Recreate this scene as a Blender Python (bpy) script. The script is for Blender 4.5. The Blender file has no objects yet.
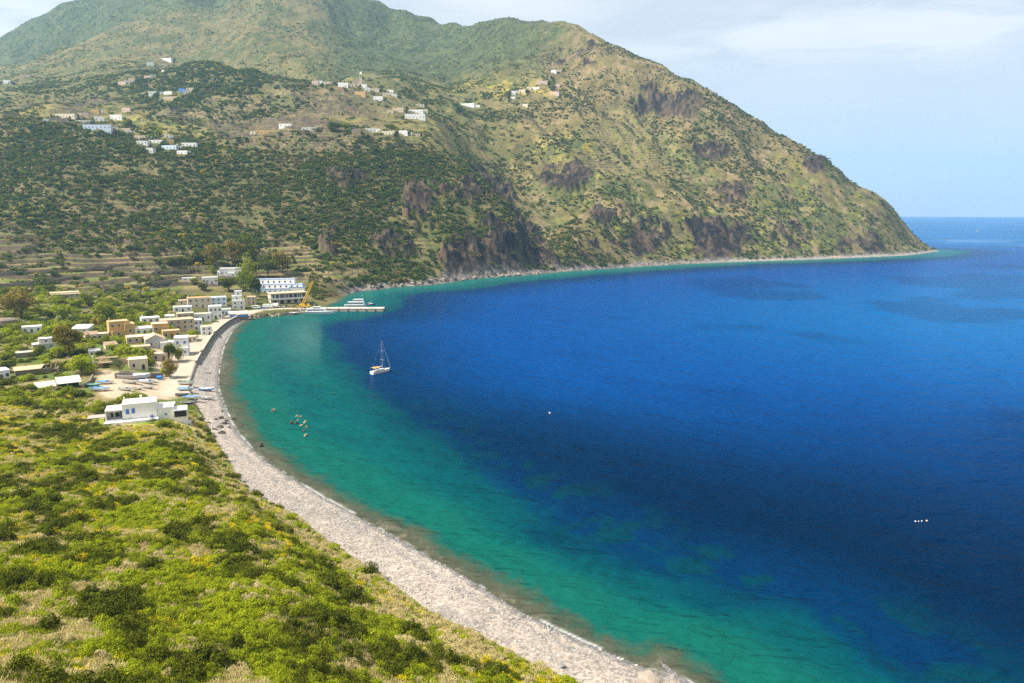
import bpy, math, random
import numpy as np
from mathutils import Vector, Matrix

random.seed(7)
RNG = np.random.default_rng(11)
scene = bpy.context.scene
COL = scene.collection

# ------------------------------------------------------------------ camera model
W, HH = 1024, 683
F = 750.0
H = 70.0                                    # eye height over the sea, metres
PITCH = math.atan((341.5 - 211.6) / F)
CP, SP = math.cos(PITCH), math.sin(PITCH)
SEA_R = 12000.0

def ray(px, py):
    cx = (px - 512.0) / F
    cy = (341.5 - py) / F
    yy = CP + cy * SP
    return cx / yy, (-SP + cy * CP) / yy      # u = X/Y, w = (z-H)/Y

def on_level(px, py, z=0.0):
    u, w = ray(px, py)
    Y = (z - H) / w
    return u * Y, Y

# ------------------------------------------------------------------ noise
def _hash(ix, iy, seed):
    h = (ix.astype(np.int64) * 374761393 + iy.astype(np.int64) * 668265263 + seed * 974711) & 0xffffffff
    h = ((h ^ (h >> 13)) * 1274126177) & 0xffffffff
    return ((h ^ (h >> 16)) & 0xffff) / 65535.0

def vnoise(x, y, seed=0):
    x = np.asarray(x, float); y = np.asarray(y, float)
    ix = np.floor(x); iy = np.floor(y)
    fx = x - ix; fy = y - iy
    fx = fx * fx * fx * (fx * (fx * 6 - 15) + 10); fy = fy * fy * fy * (fy * (fy * 6 - 15) + 10)
    a = _hash(ix, iy, seed); b = _hash(ix + 1, iy, seed)
    c = _hash(ix, iy + 1, seed); d = _hash(ix + 1, iy + 1, seed)
    return (a + (b - a) * fx) * (1 - fy) + (c + (d - c) * fx) * fy

def fbm(x, y, oct=4, seed=0):
    s = 0.0; a = 0.5; t = 0.0
    for i in range(oct):
        s = s + a * vnoise(x, y, seed + i * 17); t += a
        x = x * 2.03 + 13.7; y = y * 1.97 - 7.1; a *= 0.5
    return s / t

def ridged(x, y, oct=4, seed=0):
    s = 0.0; a = 0.5; t = 0.0
    for i in range(oct):
        s = s + a * (1 - np.abs(2 * vnoise(x, y, seed + i * 31) - 1)); t += a
        x = x * 2.05 + 3.3; y = y * 2.02 - 9.2; a *= 0.5
    return s / t

def sstep(a, b, x):
    t = np.clip((x - a) / (b - a), 0, 1)
    return t * t * (3 - 2 * t)

# ------------------------------------------------------------------ coastline and terrain control points
COAST_PX = [(690,683),(665,674),(640,665),(612,653),(580,640),(550,626),(520,610),(490,592),(460,573),(430,557),(400,540),(370,523),(340,506),
    (320,495),(300,483),(280,470),(262,457),(247,443),(236,430),(228,415),(222,400),(218,386),(219,370),(222,352),(229,336),(239,324),(246,319),
    (255,317.5),(270,315.5),(290,314),(302,312),(318,307.5),(332,303),(343,297),(356,292),(380,289.5),(400,287),(425,285.5),(450,282.5),(470,279.5),(500,277),(530,275),
    (560,272),(590,270),(620,268),(660,265.5),(700,263.5),(750,261.5),(800,260),(850,258),(900,255.8),(918,254.2),(929,252.6),(938,250.9)]
coast = [on_level(*p) for p in COAST_PX]
tip = coast[-1]
coast += [(tip[0]-40, tip[1]+70), (tip[0]-190, tip[1]+190), (tip[0]-300, tip[1]+500), (tip[0]-350, tip[1]+1100),
          (0, 3600), (-2600, 3600), (-2600, -300), (150, -300), (110, -60), (62, 30)]

def densify(poly, n=6, closed=True):
    P = [np.array(p, float) for p in poly]; out = []; N = len(P)
    for i in range(N if closed else N - 1):
        p0, p1, p2, p3 = (P[(i-1) % N] if closed or i else P[0]), P[i], P[(i+1) % N], (P[(i+2) % N] if closed or i + 2 < N else P[-1])
        for k in range(n):
            t = k / n
            q = 0.5 * ((2*p1) + (p2-p0)*t + (2*p0-5*p1+4*p2-p3)*t*t + (-p0+3*p1-3*p2+p3)*t**3)
            out.append(q)
    if not closed: out.append(P[-1])
    return np.array(out)

COAST = densify(coast, 5)
BEACH_TOP_PX = [(700,700),(625,700),(575,683),(530,661),(480,640),(430,613),(380,580),(330,543),(290,516),(262,500),(246,488),(232,468),(219,446),(209,428),(199,410),(192,396),(190,384),
                (197,364),(205,350),(214,336),(226,325),(238,318)]
beach_top = [on_level(px, py, 1.9) for px, py in BEACH_TOP_PX[1:]]
BT = densify(beach_top, 5, closed=False)
_ci = [i for i in range(27 * 5 + 1)]
BEACH_POLY = np.vstack([np.array([[coast[0][0] + 14, 70.0]]), COAST[_ci], BT[::-1], np.array([[beach_top[0][0] - 2, 60.0]])])

def sdist(x, y, poly):
    """signed distance to a closed polygon, positive inside"""
    x = np.asarray(x, float).ravel(); y = np.asarray(y, float).ravel()
    A = poly; B = np.roll(poly, -1, axis=0)
    out = np.empty(len(x)); CH = 20000
    for s in range(0, len(x), CH):
        X = x[s:s+CH, None]; Yv = y[s:s+CH, None]
        ax, ay = A[:, 0][None], A[:, 1][None]; bx, by = B[:, 0][None], B[:, 1][None]
        dx, dy = bx - ax, by - ay
        t = np.clip(((X-ax)*dx + (Yv-ay)*dy) / (dx*dx + dy*dy + 1e-9), 0, 1)
        d2 = (X - ax - t*dx)**2 + (Yv - ay - t*dy)**2
        cross = ((ay > Yv) != (by > Yv)) & (X < (bx-ax)*(Yv-ay)/(by-ay+1e-12) + ax)
        ins = (cross.sum(1) % 2) == 1
        out[s:s+CH] = np.sqrt(d2.min(1)) * np.where(ins, 1, -1)
    return out

CTRL = []                                  # (u, lnY, w)
def cp(px, py, Y):
    u, w = ray(px, py); CTRL.append((u, math.log(Y), w))
def cz(px, Y, z):
    u, _ = ray(px, 250); CTRL.append((u, math.log(Y), (z - H) / Y))
for px, rows in {
    -160: [(683,56),(600,78),(520,116),(460,160),(420,212),(390,262),(350,345),(320,430),(300,500),(280,560),(250,640),(212,740),(160,870),(112,1010)],
    0:   [(683,60),(600,82),(520,120),(460,165),(420,215),(390,266),(350,345),(320,432),(300,505),(280,562),(250,640),(212,740),(160,870),(112,1005),(107,1230),(90,1520),(66,2000),(37,2750)],
    60:  [(2,2750),(48,2030),(80,1580),(105,1230),(119,1010)],
    100: [(683,64),(600,86),(520,125),(460,172),(425,222),(400,256),(350,342),(320,440),(300,520),(280,588),(250,665),(212,757),(160,890),(131,960),(121,1090),(100,1270),(70,1620),(33,2060),(0,2650),(-20,2850)],
    190: [(683,68),(560,110),(500,143),(455,182),(430,215),(405,248),(375,298),(350,345),(330,395),(312,470),(295,560),(280,625),(250,690),(212,775),(175,860),(148,930),(138,1030),(115,1190),(80,1340),(62,1440),(1,2230),(-20,2400)],
    215: [(58,1440),(40,1920),(5,2300),(-25,2550)],
    250: [(683,71),(600,95),(540,122),(500,150),(290,592),(275,650),(250,712),(212,790),(170,875),(135,985),(126,1090),(100,1240),(66,1420),(40,1780),(0,2120),(-25,2350)],
    300: [(683,75),(600,99),(560,122),(280,655),(250,722),(212,800),(165,890),(132,980),(122,1110),(100,1240),(80,1360),(60,1640),(20,1990),(-25,2320)],
    350: [(683,80),(620,102),(283,655),(270,700),(240,750),(200,825),(160,905),(134,975),(124,1080),(112,1140),(88,1310),(76,1390),(60,1740),(30,2110)],
    390: [(683,84),(640,98),(270,735),(235,790),(200,850),(160,925),(134,990),(124,1085),(112,1160),(95,1290),(80,1420),(60,1860),(30,2220)],
    430: [(683,87),(650,99),(266,765),(230,825),(180,905),(150,965),(133,1015),(125,1090),(110,1220),(92,1430),(75,1720),(60,1930),(30,2190)],
    455: [(100,1440),(80,1700),(60,1900),(40,2060)],
    480: [(683,91),(262,800),(250,822),(200,905),(172,960),(152,1215),(120,1350),(100,1450),(80,1580),(60,1740),(40,1930)],
    500: [(196,925),(250,835)],
    512: [(205,930),(225,890)],
    528: [(262,862),(248,872)],
    548: [(262,915),(245,985),(225,1030)],
    520: [(683,95),(258,845),(240,868),(227,1010),(200,1095),(150,1260),(100,1440),(60,1670),(40,1820)],
    565: [(256,895),(235,965),(200,1080),(150,1240),(100,1440),(60,1650)],
    610: [(250,965),(200,1100),(150,1270),(100,1470)],
    660: [(246,1010),(200,1150),(150,1320),(100,1510)],
    705: [(246,1045),(200,1180),(150,1340)],
    760: [(244,1095),(200,1230),(150,1380)],
    800: [(244,1120),(200,1270)],
    845: [(244,1160),(205,1290)],
    872: [(244,1180),(220,1270)],
    900: [(244,1225)],
    920: [(247,1290),(235,1350)]}.items():
    for py, Y in rows: cp(px, py, Y)
SKY = [(0,37,2750),(30,20,2750),(60,2,2750),(100,-20,2850),(215,-25,2500),(300,-25,2320),(325,-14,2360),(350,-6,2430),(380,0,2390),(405,7,2340),(430,13,2270),(455,20,2200),(480,22,2120),(505,18,2060),(520,19,2000),(543,20,1920),
      (565,20.5,1860),(580,24,1830),(600,36,1775),(625,48,1720),(650,58,1670),(665,64,1640),(690,77,1590),(712,89,1550),(735,103,1520),(760,119,1480),(785,134,1450),(805,146,1425),(822,157,1405),(838,168,1385),(845,178,1370),(870,190,1360),(885,201,1350),(900,215,1340),(915,230,1345)]
for px, py, Y in SKY:
    cp(px, py, Y)
    u, w = ray(px, py); z = H + w * Y
    CTRL.append((u, math.log(Y * 1.12), (z * 0.72 - H) / (Y * 1.12)))
    CTRL.append((u, math.log(Y * 1.3), (z * 0.25 - H) / (Y * 1.3)))
# dips behind the middle ridges
for px, Y, z in [(0,1120,190),(0,2250,420),(60,2250,470),(100,2300,520),(190,1640,350),(215,1640,330),(250,1640,310),(300,1560,300),(350,1520,285),(480,1060,112),(500,1000,70),(500,1100,92),(520,930,20),(540,890,7),(535,930,10)]:
    cz(px, Y, z)
for px in (-160, 0, 150, 300, 450, 600, 760, 940):
    for Y, w in ((4, -0.7), (15, -0.80), (35, -0.82 if px < 520 else -1.4)):
        u, _ = ray(px, 600); CTRL.append((u, math.log(Y), w))
for px, py in COAST_PX[::2]:
    u, w = ray(px, py); CTRL.append((u, math.log((0.6 - H) / w), w + 0.6 / ((0 - H) / w)))
for px, py in BEACH_TOP_PX[1::2]:
    u, w = ray(px, py); Y = (2.2 - H) / w; CTRL.append((u, math.log(Y), w))
CTRL = np.array(CTRL)
# drop near-duplicates
_keep = []
for i, c in enumerate(CTRL):
    if all(abs(c[0]-CTRL[j][0])*2.4 + abs(c[1]-CTRL[j][1]) > 0.012 for j in _keep): _keep.append(i)
CTRL = CTRL[_keep]
SU = 2.4
def _feat(u, l): return np.stack([u * SU, l], -1)
_X = _feat(CTRL[:, 0], CTRL[:, 1])
_K = np.linalg.norm(_X[:, None] - _X[None], axis=-1)
_n = len(_X)
_M = np.zeros((_n + 3, _n + 3))
_M[:_n, :_n] = -_K + np.eye(_n) * 0.004 * -1.0
_M[:_n, _n] = 1; _M[:_n, _n+1:] = _X; _M[_n, :_n] = 1; _M[_n+1:, :_n] = _X.T
_sol = np.linalg.solve(_M, np.concatenate([CTRL[:, 2], np.zeros(3)]))
def rbf(u, l):
    q = _feat(u.ravel(), l.ravel()); out = np.empty(len(q))
    for s in range(0, len(q), 20000):
        Q = q[s:s+20000]
        k = np.linalg.norm(Q[:, None] - _X[None], axis=-1)
        out[s:s+20000] = -k @ _sol[:_n] + _sol[_n] + Q @ _sol[_n+1:]
    return out.reshape(u.shape)

# coarse fields on a (u, lnY) grid, read back bilinearly
U0, U1, NU = -1.15, 0.85, 620
L0, L1, NL = math.log(12.0), math.log(3600.0), 640
_gu = np.linspace(U0, U1, NU); _gl = np.linspace(L0, L1, NL)
_GU, _GL = np.meshgrid(_gu, _gl)
_GY = np.exp(_GL); _GX = _GU * _GY
FW = rbf(_GU, _GL)
for _ in range(5):                           # soften the cones of the linear kernel a little
    p = np.pad(FW, 1, mode='edge')
    FW = (p[:-2, 1:-1] + p[2:, 1:-1] + p[1:-1, :-2] + p[1:-1, 2:] + 4 * p[1:-1, 1:-1]) / 8
FD = sdist(_GX, _GY, COAST).reshape(_GU.shape)
FB = sdist(_GX, _GY, BEACH_POLY).reshape(_GU.shape)

def look(field, x, y):
    u = np.clip((x / y - U0) / (U1 - U0) * (NU - 1), 0, NU - 1.001)
    l = np.clip((np.log(np.maximum(y, 1.0)) - L0) / (L1 - L0) * (NL - 1), 0, NL - 1.001)
    i = u.astype(int); j = l.astype(int); fu = u - i; fl = l - j
    return (field[j, i]*(1-fu) + field[j, i+1]*fu)*(1-fl) + (field[j+1, i]*(1-fu) + field[j+1, i+1]*fu)*fl

def pix(x, y, z):
    """picture coordinates of world points (used to lay out regions of the hillside)"""
    zz = z - H
    dep = y * CP - zz * SP
    return 512 + F * x / dep, 341.5 - F * (y * SP + zz * CP) / dep

ROAD_PX = [(183,392),(191,374),(199,356),(208,341),(220,329),(234,319.5),(248,312.5),(262,310),(285,308.5),(303,308)]
ROAD = densify([on_level(px - 3.5, py, 2.7) for px, py in ROAD_PX], 6, closed=False)
def polydist(x, y, line):
    A = line[:-1]; B = line[1:]
    X = np.asarray(x, float).ravel()[:, None]; Yv = np.asarray(y, float).ravel()[:, None]
    d = (B - A); t = np.clip(((X-A[:,0])*d[:,0] + (Yv-A[:,1])*d[:,1]) / (d**2).sum(1), 0, 1)
    return np.sqrt(((X-A[:,0]-t*d[:,0])**2 + (Yv-A[:,1]-t*d[:,1])**2).min(1)).reshape(np.shape(x))
_near = (_GY > 200) & (_GY < 640)
FR = np.full(_GU.shape, 300.0); FR[_near] = polydist(_GX[_near], _GY[_near], ROAD)

CRAGS = [(345,172,22,14,1),(330,245,14,18,.7),(418,210,14,34,1.2),(455,185,40,16,.8),(492,254,46,20,1.5),(505,240,26,22,1.3),(545,262,16,8,.9),(470,180,22,18,.8),(395,240,26,22,.7),(500,195,16,22,.8),(565,172,26,14,1.1),(650,236,20,16,1.1),
         (720,232,40,15,1.1),(710,148,18,9,1),(665,100,34,20,.8),(790,230,30,14,.6),(610,215,26,14,.7),(600,245,30,12,.7),(860,235,34,16,.6),(730,190,26,14,.5),(590,52,16,14,.6),(560,52,10,14,.5),(820,165,26,10,.6)]
def terrain(x, y, full=False):
    x = np.asarray(x, float); y = np.maximum(np.asarray(y, float), 1.0)
    w = look(FW, x, y); d = look(FD, x, y); b = look(FB, x, y)
    b = np.where((d < 6) & (y < 440) & (y > 60), np.maximum(b, 4.0), b)      # the stones reach the water everywhere
    z = H + w * y
    px, py = pix(x, y, z)
    far = sstep(520, 900, y)
    inl = sstep(6, 140, d)
    mount = sstep(60, 260, z) * sstep(900, 1300, y)
    # relief
    z = z + inl * far * (fbm(x/170, y/170, 4, 3) - .5) * (16 - 10 * sstep(1250, 1600, y))
    gx, gy = x + 40 * (fbm(x/90, y/90, 2, 8) - .5), y + 40 * (fbm(x/90+9, y/90, 2, 9) - .5)
    rid = ridged(gx/150 + gy/420, gy/330 - gx/700, 4, 21)
    z = z + inl * far * (rid - .62) * (20 + 22 * sstep(470, 560, px)) * sstep(4, 45, py - np.interp(px, [a[0] for a in SKY], [a[1] for a in SKY]))
    z = z + inl * sstep(420, 700, y) * (fbm(x/22, y/22, 3, 41) - .5) * 5
    # low knolls in the foreground slope
    z = z + sstep(3, 30, -b) * (1 - sstep(180, 260, y)) * ((fbm(x/16, y/16, 3, 5) - .5) * 2.4)
    # crags: rocky masses that stand out of the slope
    crag = .5 * fbm(x/48 + 3, y/48, 3, 77) + .5 * fbm(x/17, y/17, 3, 78)
    reg = np.zeros_like(z)
    for bx, by, rx, ry, k in CRAGS: reg = np.maximum(reg, k * np.exp(-(((px - bx) / rx)**2 + ((py - by) / ry)**2)))
    cl = sstep(.52, .60, crag + .16 * (reg - .55) + .10 * (reg > .35)) * sstep(.12, .4, reg) * sstep(640, 700, y) * sstep(3, 12, d)
    core = reg - .46 + .95 * (crag - .5) + .5 * (ridged(x/30, y/18, 2, 95) - .6)
    cl = np.maximum(cl, sstep(.30, .42, core) * (reg > .3) * sstep(640, 700, y) * sstep(3, 12, d))
    z = z + cl * (ridged((x + .5*y)/24, (z + .15*x)/15, 4, 91) - .42) * 20 + cl * (ridged(x/10, z/6 + y/30, 3, 97) - .5) * 8
    # terraces on the lower hill and on the ledge above it
    tn = fbm(x/120, y/120, 2, 55)
    tm = sstep(455, 500, y) * sstep(7, 12, z) * (1 - sstep(1250, 1450, y)) * (1 - sstep(330, 470, px)) * sstep(.33, .48, tn + .16 * sstep(720, 560, y)) * (1 - .55 * sstep(640, 760, y) * sstep(1000, 940, y)) * (1 - .8*cl)
    tm = np.maximum(tm, .8 * sstep(520, 600, px) * sstep(700, 620, px) * sstep(.5, .6, tn) * sstep(1150, 1200, y) * sstep(1500, 1450, y))
    g2 = lambda a, b2, ra, rb: np.exp(-(((px - a) / ra)**2 + ((py - b2) / rb)**2))
    tm = np.maximum(tm, np.minimum(1, 1.4 * np.maximum.reduce([g2(285, 262, 42, 30), g2(90, 268, 130, 24), g2(412, 250, 26, 14), g2(330, 141, 110, 11), g2(180, 220, 60, 14) * .6, g2(40, 225, 60, 18) * .6])) * sstep(455, 500, y) * sstep(7, 12, z) * (1 - .8 * cl))
    q = np.where(z > 35, (z + 7 * fbm(x/75, y/75, 3, 66) + 1.02) / 4.6, (z + 7 * fbm(x/75, y/75, 3, 66)) / 3.0)
    st = np.where(z > 35, 4.6, 3.0)
    fr = q - np.floor(q)
    zt = z + st * (sstep(.62, .92, fr) - fr) * .9
    z = z + (zt - z) * tm * inl
    # the shore
    rocky = sstep(600, 680, y)
    wide = np.where(rocky > .5, 26.0 + 54 * sstep(900, 1000, y), 22.0)
    prof = d * .15 * (1 - rocky) + rocky * (np.minimum(d, 4) * .35 + np.maximum(d - 4, 0) * .5 + (ridged(x/7, y/7, 3, 12) - .4) * 3.2 * sstep(0, 6, d) * sstep(1100, 900, y))
    low = sstep(0, 1, (d - 2) / wide)
    zl = prof * (1 - low) + np.maximum(z, .5) * low
    rd = look(FR, x, y)
    flat = 1 - sstep(4.0, 24, rd)
    zl = zl + (2.55 - zl) * flat * (1 - sstep(-1.0, 1.0, b)) * sstep(-1, 3, d)
    zl = np.where(b > 0, np.maximum(.14 * d, .05) + .25 * (fbm(x/5, y/5, 3, 14) - .5) * sstep(1, 5, d), zl)
    z = np.where(d > 0, zl, -.25 - .12 * np.abs(d) * np.where(y > 640, 3.0, 1.0))
    if full:
        return z, dict(d=d, b=b, cl=cl, tm=tm, fr=fr, px=px, py=py, rid=rid, mount=mount, tn=tn, rd=rd, inl=inl)
    return z

_MY = np.exp(np.linspace(math.log(25), math.log(3400), 6000))
def hit(px, py):
    """first point of the ground (or the sea) under a line of sight"""
    u, w = ray(px, py)
    zr = H + w * _MY
    zt = np.maximum(terrain(u * _MY, _MY), 0.0)
    k = np.argmax(zr < zt)
    if not (zr < zt).any(): k = len(_MY) - 1
    a, b2 = zr[k-1]-zt[k-1], zt[k]-zr[k]
    t = a / (a + b2 + 1e-9)
    Y = _MY[k-1] + (_MY[k]-_MY[k-1]) * t
    return Vector((u * Y, Y, float(max(terrain(np.array([u*Y]), np.array([Y]))[0], 0.0))))
def mpp(P):
    return (P.y * CP - (P.z - H) * SP) / F       # metres per picture element at P
# ------------------------------------------------------------------ materials
MATS = {}
def new_mat(name):
    m = bpy.data.materials.new(name); m.use_nodes = True
    nt = m.node_tree; nt.nodes.clear()
    out = nt.nodes.new('ShaderNodeOutputMaterial')
    return m, nt, out
def nd(nt, typ, **kw):
    n = nt.nodes.new(typ)
    for k, v in kw.items(): setattr(n, k, v)
    return n
def mat(name, col, rough=.8, var=.12, scale=.6, metal=0.0, spec=.3, bump=0.0, emit=None):
    """plain surface with a little mottling in object space"""
    if name in MATS: return MATS[name]
    m, nt, out = new_mat(name)
    b = nd(nt, 'ShaderNodeBsdfPrincipled')
    b.inputs['Roughness'].default_value = rough; b.inputs['Metallic'].default_value = metal
    b.inputs['Specular IOR Level'].default_value = spec
    tc = nd(nt, 'ShaderNodeTexCoord'); nz = nd(nt, 'ShaderNodeTexNoise')
    nz.inputs['Scale'].default_value = scale; nz.inputs['Detail'].default_value = 5
    nt.links.new(tc.outputs['Object'], nz.inputs['Vector'])
    mx = nd(nt, 'ShaderNodeMix', data_type='RGBA')
    c = Vector(col[:3])
    mx.inputs[6].default_value = (*(c * (1 - var)), 1); mx.inputs[7].default_value = (*(c * (1 + var)), 1)
    nt.links.new(nz.outputs['Fac'], mx.inputs[0]); nt.links.new(mx.outputs[2], b.inputs['Base Color'])
    if bump:
        bp = nd(nt, 'ShaderNodeBump'); bp.inputs['Strength'].default_value = bump; bp.inputs['Distance'].default_value = .1
        nz2 = nd(nt, 'ShaderNodeTexNoise'); nz2.inputs['Scale'].default_value = scale * 6; nz2.inputs['Detail'].default_value = 4
        nt.links.new(tc.outputs['Object'], nz2.inputs['Vector'])
        nt.links.new(nz2.outputs['Fac'], bp.inputs['Height']); nt.links.new(bp.outputs['Normal'], b.inputs['Normal'])
    nt.links.new(b.outputs[0], out.inputs[0]); MATS[name] = m
    return m
def leaf_mat(name, c0, c1, trans=.3, rnd=True):
    """foliage: diffuse and translucent leaves, tone varied leaf by leaf and plant by plant"""
    if name in MATS: return MATS[name]
    m, nt, out = new_mat(name)
    g = nd(nt, 'ShaderNodeNewGeometry'); oi = nd(nt, 'ShaderNodeObjectInfo')
    mx = nd(nt, 'ShaderNodeMix', data_type='RGBA')
    mx.inputs[6].default_value = (*c0, 1); mx.inputs[7].default_value = (*c1, 1)
    ad = nd(nt, 'ShaderNodeMath', operation='MULTIPLY_ADD'); ad.inputs[1].default_value = .6
    mu = nd(nt, 'ShaderNodeMath', operation='MULTIPLY'); mu.inputs[1].default_value = .4
    nt.links.new(oi.outputs['Random'], mu.inputs[0]); nt.links.new(g.outputs['Random Per Island'], ad.inputs[0]); nt.links.new(mu.outputs[0], ad.inputs[2])
    nt.links.new(ad.outputs[0], mx.inputs[0])
    d = nd(nt, 'ShaderNodeBsdfDiffuse'); t = nd(nt, 'ShaderNodeBsdfTranslucent'); s = nd(nt, 'ShaderNodeMixShader'); s.inputs[0].default_value = trans
    nt.links.new(mx.outputs[2], d.inputs['Color']); nt.links.new(mx.outputs[2], t.inputs['Color'])
    nt.links.new(d.outputs[0], s.inputs[1]); nt.links.new(t.outputs[0], s.inputs[2]); nt.links.new(s.outputs[0], out.inputs[0])
    MATS[name] = m
    return m

def ground_mat(name, nscale, amp, bump, bscale, vor=0.0):
    m, nt, out = new_mat(name)
    b = nd(nt, 'ShaderNodeBsdfPrincipled'); b.inputs['Roughness'].default_value = .95; b.inputs['Specular IOR Level'].default_value = .1
    at = nd(nt, 'ShaderNodeAttribute', attribute_name='tone')
    tc = nd(nt, 'ShaderNodeTexCoord')
    nz = nd(nt, 'ShaderNodeTexNoise'); nz.inputs['Scale'].default_value = nscale; nz.inputs['Detail'].default_value = 6; nz.inputs['Roughness'].default_value = .7
    nt.links.new(tc.outputs['Object'], nz.inputs['Vector'])
    mr = nd(nt, 'ShaderNodeMapRange'); mr.inputs[1].default_value = .25; mr.inputs[2].default_value = .75; mr.inputs[3].default_value = 1 - amp; mr.inputs[4].default_value = 1 + amp
    nt.links.new(nz.outputs['Fac'], mr.inputs[0])
    mx = nd(nt, 'ShaderNodeVectorMath', operation='SCALE')
    nt.links.new(at.outputs['Color'], mx.inputs[0]); nt.links.new(mr.outputs[0], mx.inputs['Scale'])
    last = mx.outputs[0]
    if vor:
        vo = nd(nt, 'ShaderNodeTexVoronoi'); vo.inputs['Scale'].default_value = vor
        nt.links.new(tc.outputs['Object'], vo.inputs['Vector'])
        sp = nd(nt, 'ShaderNodeSeparateColor'); nt.links.new(vo.outputs['Color'], sp.inputs[0])
        mr2 = nd(nt, 'ShaderNodeMapRange'); mr2.inputs[3].default_value = .62; mr2.inputs[4].default_value = 1.3
        nt.links.new(sp.outputs[0], mr2.inputs[0])
        mx2 = nd(nt, 'ShaderNodeVectorMath', operation='SCALE'); nt.links.new(last, mx2.inputs[0]); nt.links.new(mr2.outputs[0], mx2.inputs['Scale'])
        last = mx2.outputs[0]
    nt.links.new(last, b.inputs['Base Color'])
    nz2 = nd(nt, 'ShaderNodeTexNoise'); nz2.inputs['Scale'].default_value = bscale; nz2.inputs['Detail'].default_value = 5
    nt.links.new(tc.outputs['Object'], nz2.inputs['Vector'])
    bp = nd(nt, 'ShaderNodeBump'); bp.inputs['Strength'].default_value = .8; bp.inputs['Distance'].default_value = bump
    nt.links.new(nz2.outputs['Fac'], bp.inputs['Height']); nt.links.new(bp.outputs['Normal'], b.inputs['Normal'])
    nt.links.new(b.outputs[0], out.inputs[0])
    return m

# ------------------------------------------------------------------ object helpers
def link(name, verts, faces, material=None, parent=None, smooth=False, loc=None):
    me = bpy.data.meshes.new(name)
    me.from_pydata([tuple(v) for v in verts], [], [tuple(f) for f in faces]); me.update()
    if material: me.materials.append(material)
    if smooth: me.polygons.foreach_set('use_smooth', [True] * len(me.polygons))
    o = bpy.data.objects.new(name, me); COL.objects.link(o)
    if parent: o.parent = parent
    if loc is not None: o.location = loc
    return o
def np_mesh(name, V, Fq, material, smooth=True, tone=None):
    me = bpy.data.meshes.new(name)
    me.vertices.add(len(V)); me.vertices.foreach_set('co', np.ascontiguousarray(V, np.float32).ravel())
    k = Fq.shape[1]
    me.loops.add(Fq.size); me.loops.foreach_set('vertex_index', Fq.astype(np.int32).ravel())
    me.polygons.add(len(Fq)); me.polygons.foreach_set('loop_start', np.arange(0, Fq.size, k, dtype=np.int32))
    me.update(calc_edges=True)
    if tone is not None:
        a = me.attributes.new('tone', 'FLOAT_COLOR', 'POINT')
        a.data.foreach_set('color', np.concatenate([tone, np.ones((len(tone), 1))], 1).astype(np.float32).ravel())
    if smooth: me.polygons.foreach_set('use_smooth', np.ones(len(Fq), bool))
    if material: me.materials.append(material)
    o = bpy.data.objects.new(name, me); COL.objects.link(o)
    return o
def tag(o, label=None, cat=None, group=None, kind=None):
    if label: o['label'] = label
    if cat: o['category'] = cat
    if group: o['group'] = group
    if kind: o['kind'] = kind
    return o
def thing(name, label, cat, loc=(0,0,0), rz=0.0, group=None):
    o = bpy.data.objects.new(name, None); COL.objects.link(o)
    o.empty_display_size = .5; o.location = loc; o.rotation_euler = (0, 0, rz)
    return tag(o, label, cat, group)
def copy_thing(o, parent=None):
    c = o.copy(); COL.objects.link(c)
    if parent: c.parent = parent
    for ch in list(o.children): copy_thing(ch, c)
    return c
class MB:
    """collects boxes, tubes and sheets into one mesh"""
    def __init__(s): s.v = []; s.f = []
    def add(s, v, f):
        n = len(s.v); s.v += [tuple(p) for p in v]; s.f += [tuple(i + n for i in q) for q in f]; return s
    def box(s, x0, x1, y0, y1, z0, z1, rz=0.0, piv=(0, 0)):
        c, sn = math.cos(rz), math.sin(rz)
        P = [(x0,y0,z0),(x1,y0,z0),(x1,y1,z0),(x0,y1,z0),(x0,y0,z1),(x1,y0,z1),(x1,y1,z1),(x0,y1,z1)]
        P = [((x-piv[0])*c-(y-piv[1])*sn+piv[0], (x-piv[0])*sn+(y-piv[1])*c+piv[1], z) for x, y, z in P]
        return s.add(P, [(3,2,1,0),(4,5,6,7),(0,1,5,4),(1,2,6,5),(2,3,7,6),(3,0,4,7)])
    def tube(s, a, b, r0, r1=None, n=8):
        a, b = Vector(a), Vector(b); r1 = r0 if r1 is None else r1
        d = (b - a).normalized(); t = d.orthogonal().normalized(); q = d.cross(t)
        P = [a + (t*math.cos(2*math.pi*i/n) + q*math.sin(2*math.pi*i/n))*r0 for i in range(n)] + [b + (t*math.cos(2*math.pi*i/n) + q*math.sin(2*math.pi*i/n))*r1 for i in range(n)]
        return s.add(P, [(i, (i+1) % n, n + (i+1) % n, n + i) for i in range(n)] + [tuple(range(n-1, -1, -1)), tuple(range(n, 2*n))])
    def loft(s, rings, cap=True, closed=True):
        n = len(rings[0]); base = [p for r in rings for p in r]; fs = []
        for k in range(len(rings) - 1):
            for i in range(n if closed else n - 1):
                j = (i + 1) % n
                fs.append((k*n+i, k*n+j, (k+1)*n+j, (k+1)*n+i))
        if cap: fs += [tuple(range(n-1, -1, -1)), tuple(range((len(rings)-1)*n, len(rings)*n))]
        return s.add(base, fs)
    def build(s, name, m, parent=None, smooth=False, loc=None): return link(name, s.v, s.f, m, parent, smooth, loc)

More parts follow.
